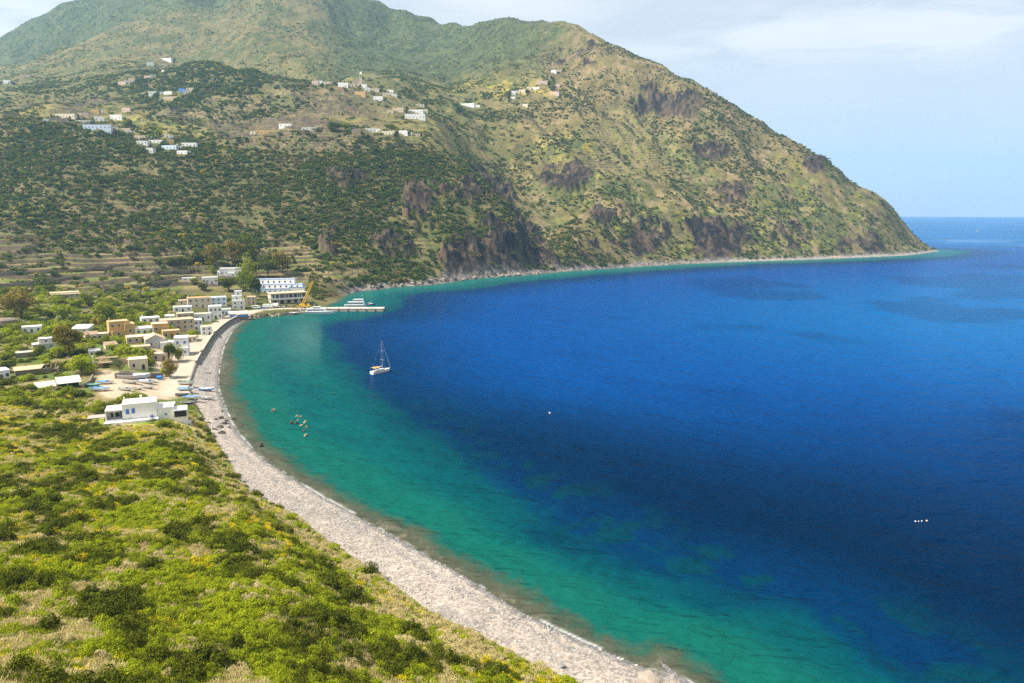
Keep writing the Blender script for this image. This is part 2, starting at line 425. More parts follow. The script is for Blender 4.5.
# ------------------------------------------------------------------ land
NUm, NLm = 1300, 1250
uu = np.linspace(-.93, .71, NUm); ll = np.concatenate([np.linspace(math.log(30), math.log(420), 560), np.linspace(math.log(420), math.log(1400), 520)[1:], np.linspace(math.log(1400), math.log(3500), NLm - 1080 + 1)[1:]])
GU, GL = np.meshgrid(uu, ll); GYm = np.exp(GL); GXm = GU * GYm
gx, gy = GXm.ravel(), GYm.ravel()
gz, I = terrain(gx, gy, True)
NL2 = len(ll)
def mixc(a, b, t): t = np.asarray(t)[..., None]; return a * (1 - t) + np.asarray(b) * t
def albedo(x, y, z, I):
    d, b, cl, px, py = I['d'], I['b'], I['cl'], I['px'], I['py']
    N = len(x); c = np.zeros((N, 3))
    n1 = fbm(x/45, y/45, 4, 101); n2 = fbm(x/9, y/9, 4, 102); n3 = fbm(x/2.2, y/2.2, 3, 103); n4 = fbm(x/160, y/160, 3, 104); n5 = fbm(x/14+5, y/14, 3, 105)
    # hills
    c[:] = (.092, .088, .026)
    c = mixc(c, (.150, .120, .052), sstep(.42, .62, n1 * .6 + n5 * .4))
    c = mixc(c, (.055, .075, .020), sstep(.5, .66, n2) * .8)
    dry_side = sstep(470, 560, px) * sstep(860, 1000, y)               # dry right-hand mountain
    c = mixc(c, mixc(np.tile((.148, .116, .050), (N, 1)), (.078, .090, .030), sstep(.4, .6, n4 * .5 + n1 * .5)), dry_side * .85)
    c = mixc(c, (.23, .165, .10), dry_side * sstep(.52, .64, n5) * .6)
    c = mixc(c, (.20, .185, .03), sstep(.53, .68, n2) * .5 * dry_side * sstep(.45, .55, n4))
    backm = sstep(1500, 1750, y) * (1 - sstep(520, 600, px))
    shadegreen = mixc(np.tile((.058, .074, .030), (N, 1)), (.030, .042, .018), sstep(.46, .60, n2 * .6 + n5 * .4))  # far green, darkened to paint in the shade of the high bowl
    spur = (1 - sstep(2080, 2250, y)) * (1 - sstep(310, 350, px))
    shadegreen = mixc(shadegreen, mixc(np.tile((.150, .118, .055), (N, 1)), (.070, .080, .030), sstep(.42, .60, n1 * .6 + n2 * .4)), spur * .8)
    c = mixc(c, shadegreen, backm * .85)
    ys = np.exp(-(((px - 505) / 45)**2 + ((py - 88) / 9)**2)) + .7 * np.exp(-(((px - 600) / 60)**2 + ((py - 145) / 22)**2))
    c = mixc(c, (.34, .27, .03), np.clip(ys, 0, 1) * sstep(.5, .6, n5) * .8)
    lefth = (1 - sstep(330, 420, px)) * sstep(560, 640, y) * (1 - sstep(960, 1010, y))   # dark scrubby hill, brown soil between bushes
    c = mixc(c, mixc(np.tile((.052, .056, .018), (N, 1)), (.110, .078, .040), sstep(.43, .6, n2)), lefth * .75)
    plat = sstep(960, 1040, y) * (1 - sstep(1120, 1200, y)) * (1 - sstep(440, 470, px))
    c = mixc(c, (.21, .175, .055), plat * sstep(.40, .56, n5) * .8)
    c = c * np.array([1.02, 1.0, .88])
    c = c * (1 + .6 * (fbm(x/7, y/7, 2, 133) - .5) * sstep(600, 900, y))[:, None] * (1 + .5 * (fbm(x/26, y/26, 3, 134) - .5) * sstep(600, 900, y))[:, None]
    # terraces: stone risers, pale treads
    rise = sstep(.56, .64, I['fr']) * (1 - sstep(.93, .99, I['fr']))
    tread = mixc(np.tile((.24, .185, .075), (N, 1)), (.115, .135, .026), sstep(.45, .58, n5))
    c = mixc(c, tread, I['tm'] * .75)
    c = mixc(c, (.075, .055, .038), I['tm'] * rise * .95)
    # rock, its brown darkened to paint in the shade of the cliffs
    rockc = mixc(np.tile((.020, .015, .011), (N, 1)), (.085, .058, .037), sstep(.42, .62, .5 * n5 + .5 * fbm(x/5, y/5, 3, 140)))
    c = mixc(c, rockc, cl * sstep(.30, .48, n5 + .25 * cl))
    shore = (1 - sstep(5, 16, d)) * sstep(620, 660, y)
    c = mixc(c, mixc(np.tile((.085, .072, .058), (N, 1)), (.20, .175, .15), sstep(.4, .6, n3)), shore)
    pale = np.exp(-((d - 3) / 4)**2) * sstep(1000, 1080, y)
    c = mixc(c, (.34, .30, .25), pale * .6)
    # valley floor and village
    vil = (1 - sstep(440, 500, y)) * sstep(225, 255, y)
    g = mixc(np.tile((.085, .115, .020), (N, 1)), (.20, .155, .065), sstep(.42, .6, n5 * .6 + n2 * .4))
    c = mixc(c, g, vil)
    lot = sstep(90, 104, px) * (1 - sstep(196, 206, px)) * sstep(369, 373, py + 6*(n2-.5)) * (1 - sstep(393, 397, py + 14 * (n2 - .5)))
    lot = np.maximum(lot, sstep(150, 158, px) * sstep(340, 350, py) * (1 - sstep(385, 395, py)))
    c = mixc(c, (.40, .315, .215), lot * vil)
    rdm = (1 - sstep(3.2 + 3.5 * (py > 312), 4.2 + 3.5 * (py > 312), I['rd'] + 1.5 * (n3 - .5))) * (b < 0)
    c = mixc(c, (.40, .335, .25), rdm)
    # the slope in front
    fg = 1 - sstep(225, 255, y)
    gr = mixc(np.tile((.175, .200, .024), (N, 1)), (.44, .35, .14), sstep(.44, .56, n2 * .5 + n1 * .2 + n3 * .3))
    gr = mixc(gr, (.17, .22, .020), sstep(.50, .62, n5) * .7)
    nearb = sstep(16, 3, -b) * (b < 0)
    gr = mixc(gr, (.44, .34, .125), nearb * sstep(.36, .55, n2) * .85)
    gr = mixc(gr, (.20, .24, .03), sstep(4, .5, -b) * (b < 0) * .6)
    gr = mixc(gr, (.33, .26, .17), np.exp(-((-b - 5.2 - 3*(n1-.5)) / .55)**2) * .8)      # the trodden path above the stones
    c = mixc(c, gr, fg)
    # beach
    bm = sstep(-.5, .6, b + 2.6 * (n3 - .5) + 2 * (n2 - .5))
    bc = mixc(np.tile((.315, .268, .222), (N, 1)), (.255, .228, .198), sstep(250, 330, y))
    bc = mixc(bc, (.375, .318, .262), sstep(.5, .62, n5) * .5)
    bc = mixc(bc, (.20, .19, .175), sstep(.58, .68, n2) * .45)
    bc = mixc(bc, (.16, .15, .14), sstep(2.2, .6, d + 1.2*(n3-.5)))
    bc = mixc(bc, (.17, .165, .16), np.exp(-((d - 4.2 - 3*(n1-.5)) / .9)**2) * .4)
    c = mixc(c, bc, bm * (d < 40))
    return c * (.86 + .28 * n3)[:, None]
tone = albedo(gx, gy, gz, I)
VV = np.stack([gx, gy, gz], -1)
def quads(mask_v):
    idx = np.arange(NL2 * NUm).reshape(NL2, NUm)
    q = np.stack([idx[:-1, :-1], idx[:-1, 1:], idx[1:, 1:], idx[1:, :-1]], -1).reshape(-1, 4)
    return q
Q = quads(None)
dq = I['d'][Q].max(1); bq = I['b'][Q].mean(1); yq = gy[Q].mean(1); pq = I['px'][Q].mean(1); rq = I['rd'][Q].mean(1)
land = dq > -14
isb = land & (bq > 0); isn = land & ~isb & (yq < 520); isf = land & ~isb & ~isn
G_NEAR = ground_mat('grassy soil', 1.3, .28, .25, 1.1)
G_FAR = ground_mat('hill soil', .22, .30, 1.6, .13)
G_BEACH = ground_mat('beach stones', .8, .16, .12, 3.0, vor=2.2)
def sub(name, sel, m):
    q = Q[sel]; u, inv = np.unique(q.ravel(), return_inverse=True)
    return tag(np_mesh(name, VV[u], inv.reshape(-1, 4), m, True, tone[u]), kind='structure')
sub('ground', isn, G_NEAR); sub('hills', isf, G_FAR); sub('beach', isb, G_BEACH)

# ------------------------------------------------------------------ sea
su = np.radians(np.concatenate([np.linspace(-82, -36, 60), np.linspace(-35.9, 36, 900), np.linspace(36.1, 82, 60)]))
sr = np.exp(np.concatenate([np.linspace(math.log(20), math.log(700), 700), np.linspace(math.log(700), math.log(SEA_R), 330)[1:]]))
SA, SR = np.meshgrid(su, sr); sx = (SR * np.sin(SA)).ravel(); sy = (SR * np.cos(SA)).ravel()
sd = np.where(sy > 12, look(FD, sx, np.maximum(sy, 12.0)), -400.)
sp_x, sp_y = pix(sx, np.maximum(sy, 5.), np.zeros_like(sx))
far_out = (sx / np.maximum(sy, 1) > U1 - .01) | (sy > 3500)
dd = np.where(far_out, 600., -sd)
def sea_tone(x, y, d, px, py):
    n1 = fbm(x/30, y/30, 4, 201); n2 = fbm(x/7, y/7, 3, 202); n3 = fbm(x/110, y/110, 3, 203); n4 = fbm(x/1.6, y/1.6, 2, 204)
    N = len(x)
    e = d + 8 * (n1 - .5) + 3 * (n2 - .5)
    near = 1 - sstep(170, 330, y)                 # wider shoal off the near beach
    c = np.tile((.066, .070, .046), (N, 1))
    c = mixc(c, (.14, .125, .085), sstep(.52, .7, n4) * .8)
    c = mixc(c, (.045, .068, .044), sstep(.8, 5, e + 5 * (n4 - .5)))
    c = mixc(c, (.004, .085, .066), sstep(3.2, 8.5, e + 4 * (n4 - .5)))
    c = mixc(c, (.001, .066, .070), sstep(14, 28, e))
    k = 22 + 28 * sstep(140, 290, y)
    c = mixc(c, (.002, .095, .075), sstep(.52, .66, n1 * .5 + n2 * .5) * sstep(10, 16, e) * (1 - sstep(k - 8, k + 4, e)) * .35)
    c = mixc(c, (.0006, .046, .062), sstep(k - 9, k + 2, e + 12 * (n3 - .5)) * .75)
    edge = sstep(k + 1, k + 12, e + 14 * (n3 - .5) + 12 * (n1 - .5) + 3 * (n2 - .5))
    c = mixc(c, (.0002, .022, .070), edge)
    teal = sstep(.47, .60, n1 * .6 + n2 * .4) * (1 - sstep(k + 18, k + 45, e)) * near
    c = mixc(c, (.0006, .036, .046), teal * edge * .75)
    c = mixc(c, (.0002, .046, .185), sstep(50, 150, e + 30 * (n3 - .5)))
    c = mixc(c, (.0002, .082, .245), sstep(150, 420, d))
    nearsea = 1 - sstep(120, 330, y)
    c = mixc(c, np.minimum(c, (.0002, .009, .030)), nearsea * sstep(34, 66, d) * .85)
    # pale sand off the harbour
    sand = np.exp(-(((px - 305) / 24)**2 + ((py - 338) / 22)**2)) * sstep(325, 318, px + 8 * (n2 - .5))
    c = mixc(c, (.05, .135, .115), np.clip(sand, 0, 1) * .55)
    tq = sstep(40, 12, d) * sstep(560, 640, y)
    c = mixc(c, (.006, .10, .085), tq * .7)
    # the open sea
    c = mixc(c, (.0004, .085, .240), sstep(900, 2500, y) * .8)
    dark = sstep(.50, .62, n3) * sstep(120, 220, d) * .25
    c = c * (1 - dark)[:, None]
    foam = sstep(.35, .7, vnoise(x/9, y/9, 230) * .6 + vnoise(x/2, y/2, 231) * .4) * np.exp(-((d - .15 - .5 * (n2 - .5)) / .32)**2) * (1 - sstep(520, 640, y))
    c = mixc(c, (.55, .55, .53), foam * .75)
    cur = np.exp(-(((py - 243 - .03*(px-980)) / 3.2)**2)) * sstep(925, 950, px) * sstep(.45, .6, fbm(x/160, y/90, 3, 240)) 
    c = mixc(c, (.10, .20, .33), cur * .6)
    return c
stone = sea_tone(sx, sy, dd, sp_x, sp_y)
m, nt, out = new_mat('sea water')
b = nd(nt, 'ShaderNodeBsdfPrincipled'); b.inputs['Roughness'].default_value = .2; b.inputs['IOR'].default_value = 1.33; b.inputs['Specular IOR Level'].default_value = .004
at = nd(nt, 'ShaderNodeAttribute', attribute_name='tone'); nt.links.new(at.outputs['Color'], b.inputs['Base Color'])
tc = nd(nt, 'ShaderNodeTexCoord')
def wave(scale, stretch, rot, det, rough=.6):
    mp = nd(nt, 'ShaderNodeMapping'); mp.inputs['Rotation'].default_value = (0, 0, math.radians(rot)); mp.inputs['Scale'].default_value = (scale * stretch, scale, scale)
    nt.links.new(tc.outputs['Object'], mp.inputs['Vector'])
    n = nd(nt, 'ShaderNodeTexNoise'); n.inputs['Scale'].default_value = 1; n.inputs['Detail'].default_value = det; n.inputs['Roughness'].default_value = rough
    nt.links.new(mp.outputs[0], n.inputs['Vector']); return n.outputs['Fac']
w1 = wave(.50, .40, 14, 5, .6); w2 = wave(.09, .5, 22, 3); w3 = wave(.015, .5, 10, 2)
b1 = nd(nt, 'ShaderNodeBump'); b1.inputs['Strength'].default_value = 1; b1.inputs['Distance'].default_value = 1.35; nt.links.new(w1, b1.inputs['Height'])
b2 = nd(nt, 'ShaderNodeBump'); b2.inputs['Strength'].default_value = 1; b2.inputs['Distance'].default_value = 4.5; nt.links.new(w2, b2.inputs['Height']); nt.links.new(b1.outputs[0], b2.inputs['Normal'])
nt.links.new(b2.outputs[0], b.inputs['Normal'])
nt.links.new(b.outputs[0], out.inputs[0]); SEA_M = m
sidx = np.arange(len(sr) * len(su)).reshape(len(sr), len(su))
SQ = np.stack([sidx[:-1, :-1], sidx[:-1, 1:], sidx[1:, 1:], sidx[1:, :-1]], -1).reshape(-1, 4)
SQ = SQ[(dd[SQ].max(1) > -12)]
u_, inv_ = np.unique(SQ.ravel(), return_inverse=True)
sea = tag(np_mesh('sea', np.stack([sx, sy, np.zeros_like(sx)], -1)[u_], inv_.reshape(-1, 4), SEA_M, True, stone[u_]), kind='structure')

# ------------------------------------------------------------------ light, sky, air
SUN_EL, SUN_AZ = math.radians(52), math.radians(-107)      # azimuth from +Y, clockwise
sdir = Vector((math.sin(SUN_AZ) * math.cos(SUN_EL), math.cos(SUN_AZ) * math.cos(SUN_EL), math.sin(SUN_EL)))
ld = bpy.data.lights.new('sun', 'SUN'); ld.energy = 5.0; ld.angle = math.radians(.5); ld.color = (1, .95, .87)
lo = bpy.data.objects.new('sun', ld); COL.objects.link(lo); lo.rotation_euler = sdir.to_track_quat('Z', 'Y').to_euler(); lo.location = (-400, 200, 900)
world = bpy.data.worlds.new('World'); scene.world = world; world.use_nodes = True
wt = world.node_tree; wt.nodes.clear()
wo = nd(wt, 'ShaderNodeOutputWorld'); bg = nd(wt, 'ShaderNodeBackground'); bg.inputs['Strength'].default_value = .092
sky = nd(wt, 'ShaderNodeTexSky'); sky.sky_type = 'NISHITA'; sky.sun_disc = False; sky.sun_elevation = SUN_EL; sky.sun_rotation = SUN_AZ; sky.altitude = 70; sky.air_density = 1.0; sky.dust_density = 2.2; sky.ozone_density = 1.6
wtc = nd(wt, 'ShaderNodeTexCoord'); sep = nd(wt, 'ShaderNodeSeparateXYZ'); wt.links.new(wtc.outputs['Generated'], sep.inputs[0])
def wm(op, a, b=None, c=None):
    n = nd(wt, 'ShaderNodeMath', operation=op)
    for i, v in enumerate((a, b, c)):
        if v is None: continue
        if isinstance(v, (int, float)): n.inputs[i].default_value = v
        else: wt.links.new(v, n.inputs[i])
    return n.outputs[0]
def blob(px, py, rx, rz):
    """a soft patch of the sky round one direction"""
    u, w = ray(px, py); l = math.sqrt(u*u + 1 + w*w); dx, dz = u/l, w/l
    a = wm('MULTIPLY', wm('SUBTRACT', sep.outputs[0], dx), 1/rx); c = wm('MULTIPLY', wm('SUBTRACT', sep.outputs[2], dz), 1/rz)
    s = wm('ADD', wm('MULTIPLY', a, a), wm('MULTIPLY', c, c))
    return wm('EXPONENT', wm('MULTIPLY', s, -1.0))
mpn = nd(wt, 'ShaderNodeMapping'); mpn.inputs['Scale'].default_value = (6, 6, 34); wt.links.new(wtc.outputs['Generated'], mpn.inputs['Vector'])
cn = nd(wt, 'ShaderNodeTexNoise'); cn.inputs['Scale'].default_value = 1.0; cn.inputs['Detail'].default_value = 7; cn.inputs['Roughness'].default_value = .55; cn.inputs['Distortion'].default_value = .5
wt.links.new(mpn.outputs[0], cn.inputs['Vector'])
mk = wm('ADD', wm('MULTIPLY', blob(790, 36, .22, .030), 1.0), wm('MULTIPLY', blob(955, 30, .06, .026), 1.0))
mk = wm('ADD', mk, wm('MULTIPLY', blob(500, 6, .12, .018), .9))
mk = wm('ADD', mk, wm('MULTIPLY', blob(10, 18, .09, .03), 1.2))
mk = wm('ADD', mk, .22)
cr = nd(wt, 'ShaderNodeMapRange'); cr.interpolation_type = 'SMOOTHSTEP'; cr.inputs[1].default_value = .32; cr.inputs[2].default_value = .62
wt.links.new(cn.outputs['Fac'], cr.inputs[0])
cf = wm('MINIMUM', wm('ADD', wm('MULTIPLY', wm('MULTIPLY', cr.outputs[0], mk), .8), 0), .95)   # thin high veil under the cloud patches
cmx = nd(wt, 'ShaderNodeMix', data_type='RGBA'); wt.links.new(cf, cmx.inputs[0]); veil = nd(wt, 'ShaderNodeMix', data_type='RGBA'); veil.inputs[0].default_value = .75; wt.links.new(sky.outputs[0], veil.inputs[6]); veil.inputs[7].default_value = (4.7, 4.75, 4.8, 1)
wt.links.new(veil.outputs[2], cmx.inputs[6]); cmx.inputs[7].default_value = (5.5, 5.55, 5.6, 1)
wt.links.new(cmx.outputs[2], bg.inputs['Color']); wt.links.new(bg.outputs[0], wo.inputs[0])

m, nt, out = new_mat('air')
pv = nd(nt, 'ShaderNodeVolumePrincipled'); pv.inputs['Color'].default_value = (.40, .72, 1.0, 1); pv.inputs['Density'].default_value = .00008; pv.inputs['Anisotropy'].default_value = .2
nt.links.new(pv.outputs[0], out.inputs['Volume'])
HAZE = MB().box(-12600, 12600, -400, 12500, -420, 900).build('haze', m); tag(HAZE, kind='stuff')

# ------------------------------------------------------------------ camera and output
cd = bpy.data.cameras.new('camera'); cd.sensor_width = 36; cd.lens = F / W * 36; cd.clip_start = .5; cd.clip_end = 40000
cam = bpy.data.objects.new('camera', cd); COL.objects.link(cam); cam.location = (0, 0, H); cam.rotation_euler = (math.pi/2 - PITCH, 0, 0)
scene.camera = cam
scene.render.engine = 'CYCLES'; scene.view_settings.view_transform = 'Standard'; scene.view_settings.look = 'None'; scene.view_settings.exposure = 0.95; scene.view_settings.gamma = 1
scene.cycles.use_denoising = False; scene.cycles.max_bounces = 6; scene.cycles.diffuse_bounces = 3; scene.cycles.transparent_max_bounces = 8; scene.cycles.volume_bounces = 1
scene.cycles.use_adaptive_sampling = True; scene.cycles.adaptive_threshold = .004
scene.render.resolution_x = W; scene.render.resolution_y = HH
# ------------------------------------------------------------------ buildings
def plaster(name, col): return mat(name, col, .85, .10, .35, bump=.15)
WALLS = {'white': plaster('white plaster', (.74, .72, .68)), 'cream': plaster('cream plaster', (.64, .54, .38)), 'ochre': plaster('ochre plaster', (.52, .33, .12)),
         'tan': plaster('tan plaster', (.48, .37, .25)), 'pink': plaster('pale pink plaster', (.58, .42, .34)), 'blue': plaster('pale blue plaster', (.58, .66, .74)), 'grey': plaster('grey render', (.42, .40, .37)),
         'stone': mat('rubble stone', (.25, .20, .155), .95, .4, 1.4, bump=.8), 'bluewall': plaster('bright blue plaster', (.12, .26, .62))}
ROOFS = {'ochre': plaster('ochre roof', (.52, .36, .17)), 'white': plaster('whitewashed roof', (.72, .69, .63)), 'cream': plaster('cream roof', (.62, .50, .34)), 'tan': plaster('tan roof', (.52, .38, .24)), 'orange': mat('orange tile', (.50, .27, .11), .85, .25, 1.2),
         'grey': plaster('grey roof', (.36, .33, .30)), 'brown': mat('old tile', (.30, .20, .13), .9, .3, 1.2), 'green': mat('green sheet', (.50, .55, .42), .7, .12, .5)}
GLASS = mat('dark glass', (.03, .04, .055), .15, .2, 1.0, spec=.6); SHUT = mat('blue shutter', (.06, .16, .50), .6, .1); FRAME = mat('white frame', (.70, .69, .66), .6, .05)
DOORB = mat('blue door', (.05, .17, .55), .6, .1); DOORW = mat('brown door', (.15, .085, .045), .7, .2); SHADE = mat('opening shade', (.03, .026, .022), .9, .2); WOOD = mat('weathered wood', (.26, .19, .12), .85, .25, 2)  # near-black colour painted in for the shade inside openings
TERRACE = mat('terrace paving', (.50, .43, .34), .9, .15, .8)

def window_on(root, x, y, z, w, h, face='front', pane=None, name='window'):
    """a framed opening standing a little proud of a wall; face -Y or +X/-X"""
    t = .09
    if face == 'front':
        fr = MB().box(x-w/2-.1, x+w/2+.1, y-t, y+.05, z-.1, z).box(x-w/2-.1, x+w/2+.1, y-t, y+.05, z+h, z+h+.1).box(x-w/2-.1, x-w/2, y-t, y+.05, z, z+h).box(x+w/2, x+w/2+.1, y-t, y+.05, z, z+h).build(name, FRAME, root)
        MB().box(x-w/2, x+w/2, y-.025, y+.03, z, z+h).build('pane', pane or GLASS, fr)
    else:
        s = 1 if face == 'right' else -1
        fr = MB(); X0, X1 = sorted((x - s*.05, x + s*t))
        fr.box(X0, X1, y-w/2-.1, y+w/2+.1, z-.1, z).box(X0, X1, y-w/2-.1, y+w/2+.1, z+h, z+h+.1).box(X0, X1, y-w/2-.1, y-w/2, z, z+h).box(X0, X1, y+w/2, y+w/2+.1, z, z+h)
        fr = fr.build(name, FRAME, root); X0, X1 = sorted((x - s*.03, x + s*.025))
        MB().box(X0, X1, y-w/2, y+w/2, z, z+h).build('pane', pane or GLASS, fr)
def door_on(root, x, y, z, w, h, m, face='front'):
    if face == 'front': MB().box(x-w/2, x+w/2, y-.05, y+.03, z, z+h).build('door', m, root)
    else:
        s = 1 if face == 'right' else -1; X0, X1 = sorted((x - s*.03, x + s*.05)); MB().box(X0, X1, y-w/2, y+w/2, z, z+h).build('door', m, root)

def house(label, px, py, wpx, hpx, dep=7.0, yaw=0.0, wall='white', roof='white', kind='flat', wins=None, floors=1, blocks=None, name=None, cat='house', group=None, doorm=None, chimney=False, shut=False, porch=False, side='right', found=4.0):
    P = hit(px, py); s = mpp(P); w, h = wpx * s, hpx * s
    az = math.atan2(P.x, P.y)                       # face the bay unless yawed
    root = thing(name or wall.replace('bluewall', 'blue') + '_house', label, cat, (P.x, P.y, P.z), -az + math.radians(yaw), group)
    bl = blocks or [(-.5, .5, 0, 1, 0, 1)]
    bl = [(a*w, b*w, c*dep, d*dep, e*h, f*h) for a, b, c, d, e, f in bl]
    wm_, rm = MB(), MB()
    for (x0, x1, y0, y1, z0, z1) in bl:
        zb = z0 - found if z0 <= 0.001 else z0
        if kind == 'flat':
            wm_.box(x0, x1, y0, y1, zb, z1)
            t = .22; p = .28
            wm_.box(x0, x1, y0, y0+t, z1, z1+p).box(x0, x1, y1-t, y1, z1, z1+p).box(x0, x0+t, y0+t, y1-t, z1, z1+p).box(x1-t, x1, y0+t, y1-t, z1, z1+p)
            rm.box(x0+t, x1-t, y0+t, y1-t, z1-.02, z1+.12)
        elif kind == 'mono':
            hh = (z1 - z0) * .28
            wm_.add([(x0,y0,zb),(x1,y0,zb),(x1,y1,zb),(x0,y1,zb),(x0,y0,z1-hh),(x1,y0,z1-hh),(x1,y1,z1),(x0,y1,z1)], [(3,2,1,0),(4,5,6,7),(0,1,5,4),(1,2,6,5),(2,3,7,6),(3,0,4,7)])
            o_ = .25
            rm.add([(x0-o_,y0-o_,z1-hh+.03),(x1+o_,y0-o_,z1-hh+.03),(x1+o_,y1+o_,z1+.03),(x0-o_,y1+o_,z1+.03),(x0-o_,y0-o_,z1-hh+.2),(x1+o_,y0-o_,z1-hh+.2),(x1+o_,y1+o_,z1+.2),(x0-o_,y1+o_,z1+.2)], [(3,2,1,0),(4,5,6,7),(0,1,5,4),(1,2,6,5),(2,3,7,6),(3,0,4,7)])
        else:                                        # gable, ridge along the depth
            hh = (z1 - z0) * .34; xm = (x0 + x1) / 2
            wm_.add([(x0,y0,zb),(x1,y0,zb),(x1,y0,z1-hh),(xm,y0,z1),(x0,y0,z1-hh),(x0,y1,zb),(x1,y1,zb),(x1,y1,z1-hh),(xm,y1,z1),(x0,y1,z1-hh)], [(0,1,2,3,4),(9,8,7,6,5),(1,6,7,2),(0,4,9,5),(2,7,8,3),(4,3,8,9),(0,5,6,1)])
            o_ = .25
            for sx_, xe in ((-1, x0 - o_), (1, x1 + o_)):
                ze = z1 - hh - hh * o_ / max((x1 - x0) / 2, .1)
                A = [(xm, y0-o_, z1+.03), (xe, y0-o_, ze+.03), (xe, y1+o_, ze+.03), (xm, y1+o_, z1+.03)]
                rm.add(A + [(a, b, c + .16) for a, b, c in A], [(3,2,1,0),(4,5,6,7),(0,1,5,4),(1,2,6,5),(2,3,7,6),(3,0,4,7)])
    wm_.build('wall', WALLS[wall], root); rf = rm.build('roof', ROOFS[roof], root)
    if chimney:
        x0, x1, y0, y1, z0, z1 = bl[0]; MB().box(x0+.8, x0+1.4, y1-1.6, y1-1.0, z1, z1+1.1).box(x0+.7, x0+1.5, y1-1.7, y1-.9, z1+1.1, z1+1.25).build('chimney', WALLS[wall], rf)
    # openings on the first block's front wall
    x0, x1, y0, y1, z0, z1 = bl[0]; top = z1 * (.66 if kind == 'gable' else .72 if kind == 'mono' else 1)
    fl = (top - z0) / floors
    wh = max(min(1.35, fl * .45), .8); ww = max(min(1.05, fl * .38), .65)
    n = wins if wins is not None else max(2, int((x1 - x0) / 3.2))
    for f in range(floors):
        for i in range(n):
            xx = x0 + (i + .5) * (x1 - x0) / n
            zz = z0 + f * fl + fl * .32
            if f == 0 and i == n // 2 and n > 1 or n == 1 and f == 0: door_on(root, xx, y0, z0 + .05, max(.9, ww), min(2.1, fl * .72), doorm or DOORW)
            else: window_on(root, xx, y0, zz, ww, wh, pane=SHUT if shut else None)
    xs = x1 if side == 'right' else x0
    if y1 - y0 > 4: window_on(root, xs, (y0 + y1) / 2, z0 + fl * .35, ww, wh, side, SHUT if shut else None)
    for (x0, x1, y0, y1, z0, z1) in bl[1:]:          # one opening on every further block
        if x1 - x0 > 1.8 and z1 - z0 > 1.9: window_on(root, (x0 + x1) / 2, y0, z0 + (z1 - z0) * .35, min(1.0, (x1-x0)*.3), min(1.2, (z1-z0)*.42), pane=SHUT if shut else None)
    if porch:
        x0, x1, y0, y1, z0, z1 = bl[0]; pb = MB().box(x0, x1, y0-2.6, y0-.02, z1*.78, z1*.78+.16)
        pb.build('porch_roof', ROOFS[roof], root)
        for i in range(4):
            xx = x0 + .2 + i * (x1 - x0 - .4) / 3; MB().box(xx-.14, xx+.14, y0-2.5, y0-2.22, -found*.4, z1*.78).build('pillar', FRAME, root)
    return root, w, h, s

